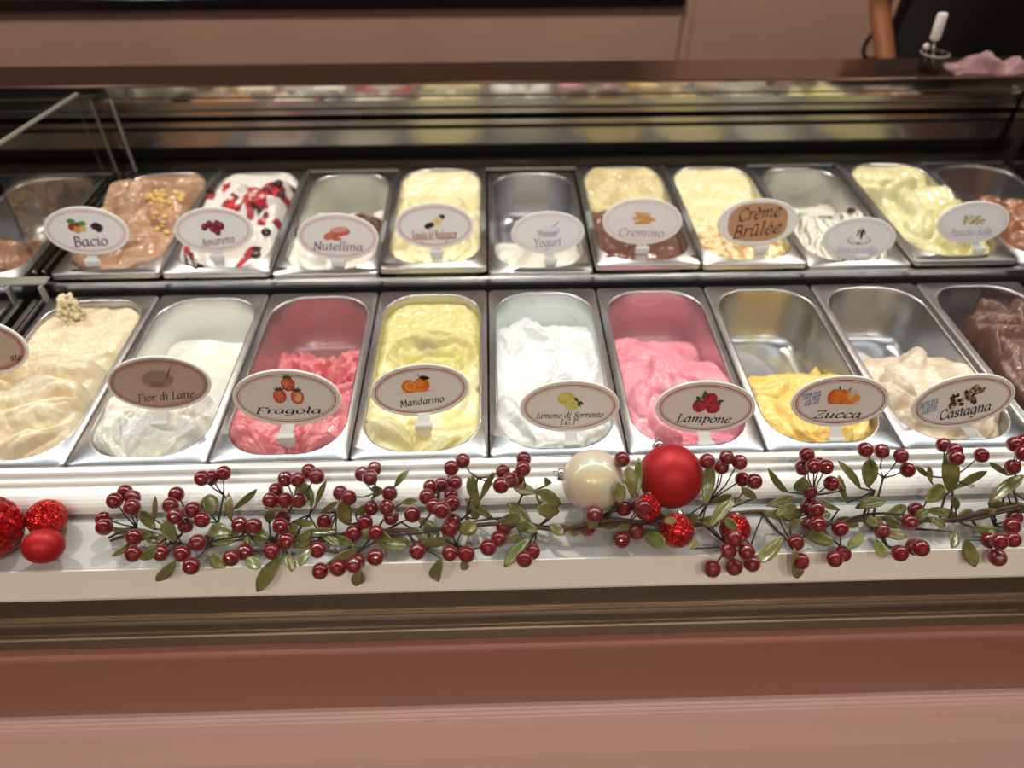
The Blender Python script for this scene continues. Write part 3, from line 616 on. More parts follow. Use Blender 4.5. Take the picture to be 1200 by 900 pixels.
# ------------------------------------------------------------------ lettering: a small stroke alphabet written with a broad nib
GL = {
 'a': (10.5, [[(8, 8.3), (6, 10), (2.8, 8.8), (1, 4.8), (2.2, .8), (4.3, .2), (6.6, 2.6), (8, 7)], [(8.2, 10), (7.7, 3), (8.2, .4), (10, 1.2)]]),
 'c': (9, [[(8, 8), (6.8, 9.8), (4, 9.6), (1.4, 6), (1.6, 2), (4, .1), (6.6, .6), (8.4, 2.2)]]),
 'd': (11, [[(8, 8.3), (6, 10), (2.8, 8.8), (1, 4.8), (2.2, .8), (4.3, .2), (6.6, 2.6), (8, 7)], [(6.8, 15.5), (8.4, 16), (8, 5), (8.3, .4), (10.2, 1.2)]]),
 'e': (9.2, [[(1.6, 4.6), (6, 5.8), (7.8, 8), (6.4, 9.9), (3.8, 9.3), (1.4, 5.8), (1.6, 2), (4, .1), (6.6, .7), (8.5, 2.4)]]),
 'g': (10.5, [[(8, 8.3), (6, 10), (2.8, 8.8), (1, 4.8), (2.2, 1), (4.3, .4), (6.6, 2.8), (8, 7)], [(8.2, 10), (8, 2), (7.4, -3.2), (4.6, -5.4), (1.4, -4.6)]]),
 'h': (11, [[(1, 15.5), (2.6, 16), (2, 0)], [(2.2, 5.5), (5, 9.4), (7.6, 9.6), (8.2, 7), (7.8, 2), (8.6, .3), (10.2, 1.2)]]),
 'i': (5.5, [[(.6, 8.6), (2.6, 10), (2.2, 2.4), (2.8, .3), (4.6, 1.2)], [(2.0, 13.0), (3.4, 14.4)]]),
 'l': (5.5, [[(1, 15.5), (2.6, 16), (2.2, 2.6), (2.8, .3), (4.6, 1.2)]]),
 'm': (16, [[(.6, 8.6), (2.4, 10), (2.2, 0)], [(2.2, 5), (4.6, 9.2), (6.9, 9.6), (7.4, 7), (7.2, 0)], [(7.3, 5), (9.8, 9.2), (12.2, 9.6), (12.8, 7), (12.4, 2), (13.2, .3), (15, 1.2)]]),
 'n': (11, [[(.6, 8.6), (2.4, 10), (2.2, 0)], [(2.2, 5), (4.8, 9.2), (7.4, 9.6), (8.1, 7), (7.7, 2), (8.5, .3), (10.2, 1.2)]]),
 'o': (10, [[(4.8, 9.9), (2, 8.4), (1, 4.8), (2, 1.2), (4.6, .1), (7.4, 1.4), (8.6, 5), (7.6, 8.6), (4.8, 9.9)]]),
 'p': (10.5, [[(.6, 8.6), (2.4, 10), (1.8, -5)], [(.4, -5), (3.4, -5)], [(2.2, 6), (4.6, 9.6), (7.6, 9), (8.8, 5.4), (7.6, 1.4), (4.8, .1), (2.4, 1.8)]]),
 'r': (8.2, [[(.6, 8.6), (2.4, 10), (2.2, 0)], [(2.2, 5.5), (4.4, 9.3), (6.4, 9.8), (7.6, 8.6)]]),
 's': (8, [[(7, 8.2), (5, 9.9), (2.2, 9), (2, 6.6), (5, 4.6), (6.6, 2.6), (5.4, .4), (3, .1), (1, 1.6)]]),
 't': (6.4, [[(3, 13.6), (2.6, 3), (3.2, .3), (5.6, 1.4)], [(.8, 9.8), (5.6, 9.8)]]),
 'u': (11, [[(.6, 8.8), (2.2, 10), (1.9, 3), (3, .3), (5.4, .7), (8, 4.4)], [(8.2, 10), (7.8, 2), (8.4, .3), (10.2, 1.2)]]),
 'z': (9.4, [[(1, 9.4), (8, 9.4), (1, .6)], [(1, .6), (5, .8), (8.4, .4)]]),
 'F': (11, [[(3.5, 15), (2.8, 0)], [(1.6, 15), (11, 15), (11, 12.6)], [(3, 8), (8.4, 8)], [(1, 0), (5, 0)]]),
 'L': (11, [[(3.5, 15), (2.8, 0)], [(1.8, 15), (5.4, 15)], [(1, 0), (9.6, 0), (10.4, 3.4)]]),
 'M': (17, [[(3, 0), (4, 15), (8.6, 2.4), (13.6, 15), (14, 0)], [(1.4, 0), (4.8, 0)], [(12, 0), (16, 0)], [(2.4, 15), (4.2, 15)], [(13.4, 15), (15.4, 15)]]),
 'S': (10, [[(9, 12.4), (7.4, 14.8), (4, 14.8), (2.2, 12), (4, 9), (7.6, 6.4), (8.4, 3.2), (6.4, .4), (3.4, .1), (1, 2.6)]]),
 'I': (6, [[(3.4, 15), (2.8, 0)], [(1.8, 15), (5, 15)], [(1.2, 0), (4.4, 0)]]),
 'G': (13, [[(11.2, 12), (9.4, 14.6), (6, 14.8), (2.4, 11.4), (1.2, 6.6), (3, 1.8), (6.6, .1), (10.6, 1.8), (10.8, 6)], [(8.6, 6.4), (12.4, 6.4)]]),
 'P': (11, [[(3.5, 15), (2.8, 0)], [(1.8, 15), (6.4, 15), (9.6, 13.6), (9.6, 9.6), (6.8, 7.4), (3.2, 7.2)], [(1, 0), (5, 0)]]),
 'Z': (12, [[(2, 12.6), (2.4, 15), (11, 15)], [(11, 15), (1, 0)], [(1, 0), (10, 0), (10.8, 2.8)]]),
 'C': (12.4, [[(11.2, 11.8), (9.4, 14.6), (6, 14.8), (2.4, 11.4), (1.2, 6.6), (3, 1.8), (6.6, .1), (9.4, .8), (11.4, 3)]]),
 'B': (11.6, [[(3.5, 15), (2.8, 0)], [(1.6, 15), (6.4, 15), (9, 13.2), (8.4, 9.6), (5.4, 8), (3.2, 8)], [(5.4, 8), (9.6, 6.4), (9.8, 2.6), (7, .1), (1.2, 0)]]),
 'A': (13, [[(1.8, 0), (7.2, 15), (11.2, 0)], [(3.8, 5.4), (9.6, 5.4)], [(.4, 0), (3.6, 0)], [(9.4, 0), (12.8, 0)]]),
 'N': (14, [[(3, 0), (3.4, 15), (11.4, 0), (11.8, 15)], [(1.4, 0), (4.6, 0)], [(10, 15), (13.6, 15)]]),
 'V': (12, [[(2, 15), (6, 0), (11, 15)], [(.6, 15), (3.6, 15)], [(9.4, 15), (12.4, 15)]]),
 'Y': (12, [[(1.6, 15), (6, 7.4), (5.6, 0)], [(11, 15), (6, 7.4)], [(3.8, 0), (7.6, 0)], [(.2, 15), (3.2, 15)], [(9.4, 15), (12.4, 15)]]),
 '.': (5, [[(1.6, .2), (3, 1.4)]]), ' ': (6, []),
}
GL['è'] = (GL['e'][0], GL['e'][1] + [[(3, 14.5), (5.6, 11.8)]])
GL['é'] = (GL['e'][0], GL['e'][1] + [[(7, 14.5), (4.4, 11.8)]])
GL['û'] = (GL['u'][0], GL['u'][1] + [[(2.6, 11.8), (5, 14.4), (7.4, 11.8)]])
STRAIGHT = set('FLMINVAYZzP.')
def smooth_path(pts, sub=5):
    if len(pts) < 3: return pts
    out = []
    for i in range(len(pts)-1):
        p0 = pts[max(i-1, 0)]; p1 = pts[i]; p2 = pts[i+1]; p3 = pts[min(i+2, len(pts)-1)]
        for k in range(sub):
            t = k/sub
            out.append(tuple(.5*(2*p1[d] + (p2[d]-p0[d])*t + (2*p0[d]-5*p1[d]+4*p2[d]-p3[d])*t*t + (3*p1[d]-p0[d]-3*p2[d]+p3[d])*t**3) for d in (0, 1)))
    out.append(pts[-1]); return out
def write(text, width, shear=.2, nib=(1.05, 40, .38), xs=1.0, height=None):
    """flat mesh data of a line of text, centred on x, baseline y=0, scaled to the given width; returns verts2d, faces"""
    V = []; Fc = []; x = 0
    th = math.radians(nib[1]); na = (nib[0]*math.cos(th), nib[0]*math.sin(th))
    for ch in text:
        adv, strokes = GL[ch]
        for st in strokes:
            sp = [((px+x), py) for px, py in (st if (ch in STRAIGHT and len(st) < 6) else smooth_path(st))]
            sp = [(px+shear*py, py) for px, py in sp]
            if ch in STRAIGHT and 2 < len(st) < 6:
                segs = [sp[i:i+2] for i in range(len(sp)-1)]
                for g in segs:
                    n0 = len(V); dx, dy = g[1][0]-g[0][0], g[1][1]-g[0][1]; d = math.hypot(dx, dy); nx_, ny_ = -dy/d, dx/d; w = max(nib[2], abs(nx_*na[0]+ny_*na[1])); ex, ey = dx/d*.3, dy/d*.3
                    V += [(g[0][0]-ex+nx_*w, g[0][1]-ey+ny_*w), (g[0][0]-ex-nx_*w, g[0][1]-ey-ny_*w), (g[1][0]+ex-nx_*w, g[1][1]+ey-ny_*w), (g[1][0]+ex+nx_*w, g[1][1]+ey+ny_*w)]
                    Fc.append((n0, n0+1, n0+2, n0+3))
                continue
            n0 = len(V)
            for i, (px, py) in enumerate(sp):
                a = sp[max(i-1, 0)]; b = sp[min(i+1, len(sp)-1)]; dx, dy = b[0]-a[0], b[1]-a[1]; d = math.hypot(dx, dy) or 1; nx_, ny_ = -dy/d, dx/d
                w = max(nib[2], abs(nx_*na[0] + ny_*na[1]))
                V += [(px+nx_*w, py+ny_*w), (px-nx_*w, py-ny_*w)]
            Fc += [(n0+2*i, n0+2*i+1, n0+2*i+3, n0+2*i+2) for i in range(len(sp)-1)]
        x += adv*1.0
    s = width/max(x, 1)
    sy = s if height is None else height/15
    return [((px-x/2-.6)*s, py*sy) for px, py in V], Fc

# ------------------------------------------------------------------ flavour signs
def ell(cx, cy, rx, ry, c, rot=0, n=18, bump=0, seed=0):
    rr = random.Random(seed+int(cx*1000)); P = []
    for i in range(n):
        a = 2*math.pi*i/n; k = 1 + bump*rr.uniform(-1, 1); x, y = rx*k*math.cos(a), ry*k*math.sin(a); t = math.radians(rot)
        P.append((cx+x*math.cos(t)-y*math.sin(t), cy+x*math.sin(t)+y*math.cos(t)))
    return (P, c)
def leafp(x0, y0, x1, y1, w, c):
    dx, dy = x1-x0, y1-y0; d = math.hypot(dx, dy); nx, ny = -dy/d*w, dx/d*w
    return ([(x0, y0), (x0+dx*.35+nx, y0+dy*.35+ny), (x0+dx*.7+nx*.7, y0+dy*.7+ny*.7), (x1, y1), (x0+dx*.7-nx*.7, y0+dy*.7-ny*.7), (x0+dx*.35-nx, y0+dy*.35-ny)], c)
rp = random.Random(3)
def pic_straw():
    o = []
    for (x, y) in ((.06, .30), (-.12, .05), (.20, .03)):
        o.append(ell(x, y, .125, .15, (196, 82, 58), bump=.04)); o.append(ell(x-.03, y+.02, .07, .09, (214, 112, 82)))
        for i in range(7): o.append(ell(x+rp.uniform(-.08, .08), y+rp.uniform(-.1, .1), .010, .014, (232, 190, 130), n=6))
        for a in (-60, -20, 20, 60): o.append(leafp(x, y+.12, x+.12*math.sin(math.radians(a)), y+.12+.09*math.cos(math.radians(a)), .022, (58, 84, 48)))
    o.append(ell(.22, .02, .06, .10, (226, 178, 120), -25)); return o
def pic_mand():
    o = [ell(-.06, -.01, .36, .015, (226, 190, 170)), ell(-.20, .12, .15, .15, (226, 122, 48)), ell(.06, .13, .16, .16, (232, 108, 36)), ell(.03, .17, .09, .08, (240, 140, 62)), ell(-.17, .13, .105, .105, (244, 178, 110))]
    for a in range(0, 360, 45): o.append(leafp(-.17, .13, -.17+.1*math.cos(math.radians(a)), .13+.1*math.sin(math.radians(a)), .026, (234, 130, 50)))
    for i, x in enumerate((-.12, -.02, .06)): o.append(ell(x, .02, .06, .035, (238, 148, 66), 20*i-20))
    return o + [leafp(.04, .28, .02, .42, .008, (40, 34, 26)), leafp(.03, .30, .26, .26, .05, (38, 40, 30)), leafp(.05, .33, .18, .24, .04, (30, 34, 26))]
def pic_lemon():
    return [ell(-.08, .20, .18, .14, (214, 198, 96), 8), ell(-.12, .23, .10, .07, (228, 214, 124), 8), ell(.04, .06, .14, .14, (206, 190, 88)), ell(.04, .06, .118, .118, (226, 218, 150)), ell(.04, .06, .10, .10, (214, 202, 116)),
            leafp(.08, .22, .17, .12, .035, (66, 92, 56)), leafp(.14, .12, .28, .06, .04, (58, 86, 50)), leafp(.14, .10, .22, .0, .03, (66, 96, 58))]
def pic_rasp():
    o = []
    for a, (x, y) in enumerate(((-.13, .04), (.06, .20), (.14, .02))):
        o.append(ell(x, y, .14, .14, (164, 34, 52), bump=.05))
        for i in range(24):
            r = .115*math.sqrt(rp.random()); t = rp.uniform(0, 6.28); o.append(ell(x+r*math.cos(t), y+r*math.sin(t), .024, .024, (196+rp.randint(-30, 14), 58, 76), n=8))
    for (x, y, p, q) in ((-.13, .18, -.26, .12), (-.13, .18, -.24, .26), (-.12, .18, -.02, .36), (-.06, .2, -.08, .40), (.18, .14, .34, .18), (.18, .14, .30, .08)): o.append(leafp(x, y, p, q, .04, (66, 92, 52)))
    return o
def pic_pump():
    o = [ell(.08, -.04, .36, .022, (216, 190, 176))]
    for x, w, c in ((-.20, .11, (206, 96, 26)), (-.02, .12, (208, 100, 28)), (-.15, .10, (224, 116, 40)), (-.09, .09, (232, 130, 52))): o.append(ell(x+.02, .12, w, .17, c))
    o += [ell(.16, .10, .17, .16, (228, 130, 50)), ell(.22, .15, .12, .12, (240, 176, 104), -20), ell(.24, .19, .09, .09, (222, 206, 196), -20), ell(.30, .08, .09, .09, (236, 158, 78)), leafp(-.07, .26, -.10, .38, .018, (66, 60, 34)), leafp(.1, .26, .17, .34, .014, (80, 66, 36))]
    return o
def pic_chest():
    o = []
    for i in range(40):
        x = rp.uniform(-.26, .22); y = .06 + .10*x + rp.uniform(-.14, .16); o.append(ell(x, y, rp.uniform(.03, .06), rp.uniform(.025, .045), rp.choice([(58, 36, 32), (84, 54, 46), (40, 24, 24), (134, 100, 86), (198, 176, 162)]), rp.uniform(0, 180), 10, .15))
    for i in range(22):
        x = rp.uniform(.05, .38); o.append(ell(x, .24+rp.uniform(-.08, .10), rp.uniform(.025, .05), .03, rp.choice([(150, 112, 70), (190, 160, 110), (112, 76, 48), (88, 60, 44)]), rp.uniform(0, 180), 9, .2))
    return o
def pic_haz():
    return [ell(-.30, .10, .10, .10, (150, 60, 44)), ell(-.16, .14, .09, .08, (128, 48, 38)), ell(-.2, .04, .09, .09, (204, 140, 84)), ell(-.06, .06, .08, .08, (218, 176, 104)), ell(-.30, .24, .10, .06, (76, 132, 60)), ell(-.05, .19, .09, .06, (84, 140, 66)),
            ell(.26, .12, .13, .09, (52, 34, 38), bump=.2), ell(.30, .04, .09, .06, (40, 26, 30), bump=.2), ell(.36, .10, .06, .05, (70, 48, 50), bump=.2)]
def pic_cherry():
    o = []
    for (x, y) in ((-.2, .10), (-.06, .16), (.04, .10), (.14, .16), (.22, .10), (.10, -.04), (.0, .04)): o += [ell(x, y, .085, .10, (110, 28, 44), rp.uniform(-30, 30)), ell(x-.02, y+.03, .035, .04, (178, 62, 78))]
    return o
def pic_bowl():
    return [ell(.06, .16, .24, .10, (206, 120, 112), 4), ell(.06, .12, .25, .09, (196, 100, 92), 4), ell(.05, .18, .2, .06, (224, 160, 150), 4), ell(-.22, .02, .14, .09, (204, 112, 84), 20), ell(-.06, -.02, .09, .07, (190, 96, 82)), ell(.02, -.04, .07, .05, (206, 126, 108))]
def pic_van():
    o = [ell(-.12, .02, .15, .07, (44, 38, 40), 15, bump=.15), ell(.20, .24, .10, .06, (60, 56, 60), -10, bump=.2)]
    for a in range(0, 360, 60): o.append(leafp(.08, .12, .08+.17*math.cos(math.radians(a)), .12+.15*math.sin(math.radians(a)), .05, (232, 208, 160)))
    return o + [ell(.08, .12, .04, .04, (220, 184, 110))]
def pic_yog():
    return [ell(.02, .06, .30, .11, (196, 196, 206), 4), ell(.04, .0, .24, .11, (176, 176, 188)), ell(.04, .10, .24, .07, (222, 222, 230)), ell(-.18, .0, .1, .06, (186, 186, 196)), leafp(.10, .14, .34, .34, .02, (170, 170, 180)), ell(.02, -.1, .3, .02, (200, 200, 208))]
def pic_bars():
    o = []
    for (x, y, r, c) in ((.0, -.02, 4, (206, 150, 90)), (-.06, .06, -6, (222, 170, 108)), (.02, .12, -8, (212, 152, 92)), (-.02, .20, -6, (226, 178, 116)), (.12, .04, 6, (216, 160, 100))):
        t = math.radians(r); P = [(-.2, -.035), (.2, -.035), (.2, .035), (-.2, .035)]
        o.append(([(x+px*math.cos(t)-py*math.sin(t), y+px*math.sin(t)+py*math.cos(t)) for px, py in P], c))
    return o
def pic_stra():
    return [ell(.0, -.04, .34, .12, (178, 168, 180)), ell(.0, -.03, .29, .09, (224, 220, 230)), ell(.0, .08, .19, .15, (236, 230, 232)), ell(0, .20, .12, .10, (240, 236, 238)), leafp(.02, .32, .04, -.05, .05, (60, 40, 44)), leafp(-.04, .30, -.10, .05, .03, (80, 58, 62)), leafp(.06, .28, .14, .1, .02, (74, 52, 56)), ell(.0, -.12, .06, .02, (70, 48, 54))]
def pic_pist():
    o = []
    for i in range(26): o.append(ell(rp.uniform(-.28, .28), .06+rp.uniform(-.09, .11), .055, .035, rp.choice([(176, 170, 96), (150, 146, 74), (206, 196, 140), (186, 168, 110)]), rp.uniform(0, 180), 9))
    return o
def pic_milk(): return [ell(.0, .1, .3, .18, (150, 124, 112)), leafp(.12, .02, .36, .42, .018, (112, 90, 80)), ell(-.02, .0, .14, .06, (132, 108, 98), bump=.2)]

def sign(cx, cy, wpx, tilt, clip, row, face, ring, lines, pic, label, lean=14, hr=.59, frost=False, disc=None):
    """oval sign on a short stem; (cx,cy) plate centre and clip=(px,py) foot in the picture"""
    z = .006 if row == 0 else BZ + .004
    foot = atZ(clip[0], clip[1], z); ymin = (FY if row == 0 else BY) + .0205
    if foot.y < ymin: foot = atY(clip[0], clip[1], ymin)
    # the plate hangs over its foot, leaning back by `lean`
    c = atY(cx, cy, foot.y + (.018 if row == 0 else .008))
    w = wpx*depth(c)/F_PX; a = w/2; b = a*hr
    root = empty('flavour_sign', (foot.x, foot.y, foot.z)); tag(root, label, 'sign', 'oval flavour signs')
    ph = math.radians(lean); Rm = Matrix(((1, 0, 0), (0, math.sin(ph), -math.cos(ph)), (0, math.cos(ph), math.sin(ph))))   # columns: right, up, normal
    tl = math.radians(-tilt); Rt = Matrix(((math.cos(tl), -math.sin(tl), 0), (math.sin(tl), math.cos(tl), 0), (0, 0, 1)))
    M = Matrix.Translation(c - foot) @ (Rm @ Rt).to_4x4()
    plate = empty('sign_plate', (0, 0, 0)); COL.objects.unlink(plate); bpy.data.objects.remove(plate)
    n = 56; E_ = lambda k, zz: [(a*k*math.cos(2*math.pi*i/n), (b - a*(1-k))*math.sin(2*math.pi*i/n), zz) for i in range(n)]
    rings = [E_(.96, -.0035), E_(1.0, -.0028), E_(1.0, -.0008), E_(.985, .0), E_(.955, .0), E_(.948, -.0006)]
    V = [p for r in rings for p in r]; Fc = [(i*n+k, i*n+(k+1)%n, (i+1)*n+(k+1)%n, (i+1)*n+k) for i in range(len(rings)-1) for k in range(n)]
    Fc += [tuple(range(n-1, -1, -1)), tuple(range((len(rings)-1)*n, len(rings)*n))]
    plate = link('plate', mesh('plate', V, Fc, False), M_sign, root); plate.matrix_local = M
    fm = mat('sign_face_%d_%d_%d_%d' % (*face, frost), face, .42 if not frost else .3, bump=(420, .9, .002) if frost else None)
    P = E_(.945, -.0004); P2 = E_(.945, -.0002)
    link('printed_face', mesh('printed_face', P+P2, [tuple(range(n, 2*n))]+[(i, (i+1)%n, (i+1)%n+n, i+n) for i in range(n)]), fm, plate)
    rm = mat('sign_ring_%d_%d_%d' % ring, ring, .5)
    def ringmesh(k0, k1):
        A = E_(k0, 0); B = E_(k1, 0); return mesh('border_line', A+B, [(i, (i+1)%n, (i+1)%n+n, i+n) for i in range(n)])
    for (k0, k1) in ((.915, .893), (.872, .862)):
        link('border_line', ringmesh(k0, k1), rm, plate)
    if disc:
        dV = [(a*(disc[0]+disc[2]*math.copysign(abs(math.cos(t))**.75, math.cos(t))), a*(disc[1]+disc[3]*math.copysign(abs(math.sin(t))**.75, math.sin(t))), .0003) for t in [2*math.pi*i/40 for i in range(40)]]
        link('brown_panel', mesh('brown_panel', dV, [tuple(range(40))]), mat('sign_brown', disc[4], .5), plate)
    for (txt, tx, ty, tw, col, shear, rot, hgt, nib) in lines:
        v2, f2 = write(txt, tw*w, shear, nib, height=hgt*w if hgt else None); r_ = math.radians(rot)
        vv = [(tx*a + px*math.cos(r_) - py*math.sin(r_), ty*a + px*math.sin(r_) + py*math.cos(r_), .0005) for px, py in v2]
        link('lettering', mesh('lettering', vv, f2), mat('ink_%d_%d_%d' % col, col, .5), plate)
    if pic:
        V = []; Fc = []; C_ = []
        for q, (P, col) in enumerate(pic):
            n0 = len(V); V += [(px*a, py*a, .0003 + q*.000004) for px, py in P]; Fc.append(tuple(range(n0, len(V)))); C_ += [lin(col)]*len(P)
        me = mesh('printed_picture', V, Fc); set_col(me, C_); link('printed_picture', me, M_print, plate)
    # stem behind the plate, folded foot and blade pushed into the ice cream
    lowp = (M @ Vector((0, -b*.9, -.0035, 1))).to_3d(); s = w/.124; dx = 0
    mb = MB(); hw = .0078*s
    A = lowp + Vector((dx, .002, .006)); B = Vector((0, 0, .009*s))
    mb.add([A+Vector((-hw, 0, 0)), A+Vector((hw, 0, 0)), B+Vector((hw, 0, 0)), B+Vector((-hw, 0, 0)), A+Vector((-hw, .0028, .001)), A+Vector((hw, .0028, .001)), B+Vector((hw, .0028, .001)), B+Vector((-hw, .0028, .001))],
           [(0, 1, 2, 3), (7, 6, 5, 4), (0, 4, 5, 1), (1, 5, 6, 2), (2, 6, 7, 3), (3, 7, 4, 0)]).build('stem', M_sign, root)
    MB().box((-.0108*s, -.004*s, -.001*s), (.0108*s, .0035*s, .0105*s), .0012).build('foot_block', M_sign, root)
    MB().box((-.0085*s, -.001, -.030), (.0085*s, .0012, .001)).build('blade', M_sign, root)
    return root
INK = (52, 36, 36); RED = (176, 70, 66); ROSE = (214, 160, 164); GREYI = (120, 100, 112); BLUE = (44, 72, 150); MAU = (146, 116, 128)
N1 = (1.25, 35, .45); N2 = (1.4, 35, .55); NH = (.7, 40, .65); NB = (1.5, 40, .6)
FW = (232, 230, 229)
sign(-32, 407, 126, 2, (-8, 464), 0, (190, 168, 152), RED, [('ste', .73, -.26, .11, INK, .2, 2, None, N1)], None, 'beige oval flavour sign standing in beige nougat-coloured ice cream', frost=True)
sign(186, 450, 121, -2, (189, 501), 0, (186, 160, 146), (150, 104, 92), [('Fior di Latte', .07, -.345, .56, INK, .2, 2, .075, N1)], pic_milk(), 'frosted beige oval sign lettered Fior di Latte', frost=True)
sign(336, 467, 126, 1, (336, 517), 0, FW, (184, 120, 96), [('Fragola', .0, -.315, .62, INK, .16, 0, .062, N2)], pic_straw(), 'frosted oval sign lettered Fragola with three strawberries', frost=True)
sign(492, 458, 116, -6, (497, 503), 0, FW, RED, [('Mandarino', .0, -.31, .46, INK, .14, 1, .072, N2)], pic_mand(), 'oval sign lettered Mandarino with two mandarins')
sign(668, 477, 117, 0, (670, 525), 0, FW, (182, 108, 92), [('Limone di Sorrento', .0, -.245, .68, INK, .24, 0, .062, N2), ('I.G.P.', .0, -.40, .19, INK, .2, 0, .062, N2)], pic_lemon(), 'oval sign lettered Limone di Sorrento with lemons')
sign(827, 478, 119, 3, (826, 525), 0, FW, RED, [('Lampone', .0, -.33, .55, INK, .2, 0, .09, N2)], pic_rasp(), 'oval sign lettered Lampone with three raspberries')
hand = lambda x, y, c: [('senza', x, y, .19, c, .3, 12, .085, NH), ('latte', x+.04, y-.15, .15, c, .3, 14, .085, NH)]
sign(985, 471, 116, 1, (978, 520), 0, FW, RED, [('Zucca', .0, -.37, .49, INK, .2, 0, .085, N2)] + hand(-.62, .10, (40, 60, 150)), pic_pump(), 'oval sign lettered Zucca with a cut pumpkin')
sign(1129, 471, 120, -8, (1142, 521), 0, FW, RED, [('Castagna', .07, -.31, .50, INK, .14, 4, .11, N2)] + hand(-.68, .02, (70, 126, 176)), pic_chest(), 'oval sign lettered Castagna with a heap of chestnuts')
BW = FW
sign(101, 271, 98, 1, (110, 311), 1, BW, ROSE, [('Bacio', .05, -.36, .42, (116, 74, 110), .06, 3, .12, N2)], pic_haz(), 'pale oval sign lettered Bacio with hazelnuts')
sign(250, 270, 92, -3, (256, 305), 1, BW, ROSE, [('Amarena', .05, -.37, .44, (150, 110, 130), .16, 4, .10, N1)], pic_cherry(), 'pale oval sign lettered Amarena with dark cherries')
sign(396, 278, 95, 2, (397, 311), 1, BW, ROSE, [('Nutellina', -.02, -.33, .62, (130, 108, 130), .14, 0, .10, N1)], pic_bowl(), 'pale oval sign lettered Nutellina with a bowl of chocolate spread')
sign(509, 265, 92, 0, (512, 300), 1, FW, (214, 150, 160), [('Vaniglia del Madagascar', .0, -.34, .58, (184, 100, 104), .05, 1, .115, N2)], pic_van(), 'pale oval sign in red letters Vaniglia del Madagascar')
sign(642, 273, 86, -1, (645, 309), 1, BW, (226, 206, 206), [('Yogurt', .0, -.38, .38, (150, 140, 150), .1, 2, .12, N1)], pic_yog(), 'pale oval sign lettered Yogurt with a bowl of yoghurt')
sign(753, 260, 94, 2, (752, 296), 1, BW, (232, 208, 200), [('Cremino', .0, -.37, .58, (172, 160, 166), .14, 0, .10, N1)], pic_bars(), 'pale oval sign lettered Cremino with stacked wafer bars')
sign(888, 261, 95, -1, (891, 295), 1, BW, (240, 240, 246), [('Crème', .02, .10, .52, (82, 50, 38), .24, 6, .15, NB), ('Brûlée', .0, -.32, .60, (82, 50, 38), .24, 6, .15, NB)], None, 'white oval sign with brown panel lettered Crème Brûlée', disc=(.0, .01, .74, .48, (186, 142, 104)))
sign(1007, 280, 87, 2, (1008, 304), 1, BW, (228, 206, 210), [('Stracciatella', .0, -.40, .56, (186, 176, 196), .14, 0, .10, N1)], pic_stra(), 'pale oval sign with a cup of chocolate-streaked cream')
sign(1141, 261, 85, 0, (1146, 296), 1, BW, (228, 212, 214), [('Pistacchio Sicilia', .0, -.36, .58, (176, 172, 186), .2, 2, .10, N1)], pic_pist(), 'pale oval sign with a heap of green pistachios')

# ------------------------------------------------------------------ baubles
BALLS_AT = []
def bauble(px, py, rpx, Y, m, label, cap=None, sc=(1, 1, 1), z=None, seg=(48, 32)):
    if z == 'ledge':                              # lies on the ledge
        zz = -.02
        for _ in range(8): c = atZ(px, py, zz); r = rpx*depth(c)/F_PX; zz = -.0384 + r*sc[2]
    c = atY(px, py, Y) if Y else atZ(px, py, zz); r = rpx*depth(c)/F_PX
    BALLS_AT.append((c.copy(), r*max(sc)))
    e = empty('christmas_bauble', c); tag(e, label, 'ornament', 'christmas baubles')
    MB().ball((0, 0, 0), r, *seg, sc).build('ball', m, e, True)
    d = Vector(cap if cap else (0, .6, .8)).normalized(); q = d.to_track_quat('Z', 'Y').to_matrix()
    MB().lathe([(0.0, r*.94), (r*.2, r*.95), (r*.21, r*1.12), (r*.17, r*1.16), (0, r*1.16)], n=16, M=q).build('cap', M_silver, e, True)
    MB().tube([q @ Vector((r*.09*math.cos(t), 0, r*1.22 + r*.09*math.sin(t))) for t in np.linspace(0, 2*math.pi, 12)], r*.022, 5, False).build('hanging_loop', M_silver, e, True)
    return e
bauble(786, 558, 37.5, .5565, M_redmatte, 'large matt red bauble beside the pearl one', (-.2, .7, .3))
bauble(695, 563, 36.5, .5545, M_pearl, 'cream pearl bauble with a glossy iridescent shell', (-1, .15, .15))
bauble(793, 622, 20, .4945, M_glitter, 'small red glitter bauble under the large matt red one', (.2, .6, .5))
bauble(759, 595, 16, .518, M_glitter, 'small red glitter bauble between pearl and large red ones', (.2, .8, .3))
bauble(861, 620, 18, .500, M_glitter, 'small red glitter bauble half hidden behind a berry cluster', (.3, .8, .2))
bauble(-15, 619, 38, None, M_crackle, 'large red crackle-textured bauble on the white ledge', z='ledge', cap=(-.8, .4, .4))
bauble(55, 607, 22, .5395, M_glitter, 'small red glitter bauble on the ledge behind a matt one', cap=(-.7, .5, -.1))
bauble(51, 640, 22, .497, M_redmatte, 'small matt red oval bauble at the ledge front', cap=(-1, .1, 0), sc=(1.06, .92, .92))

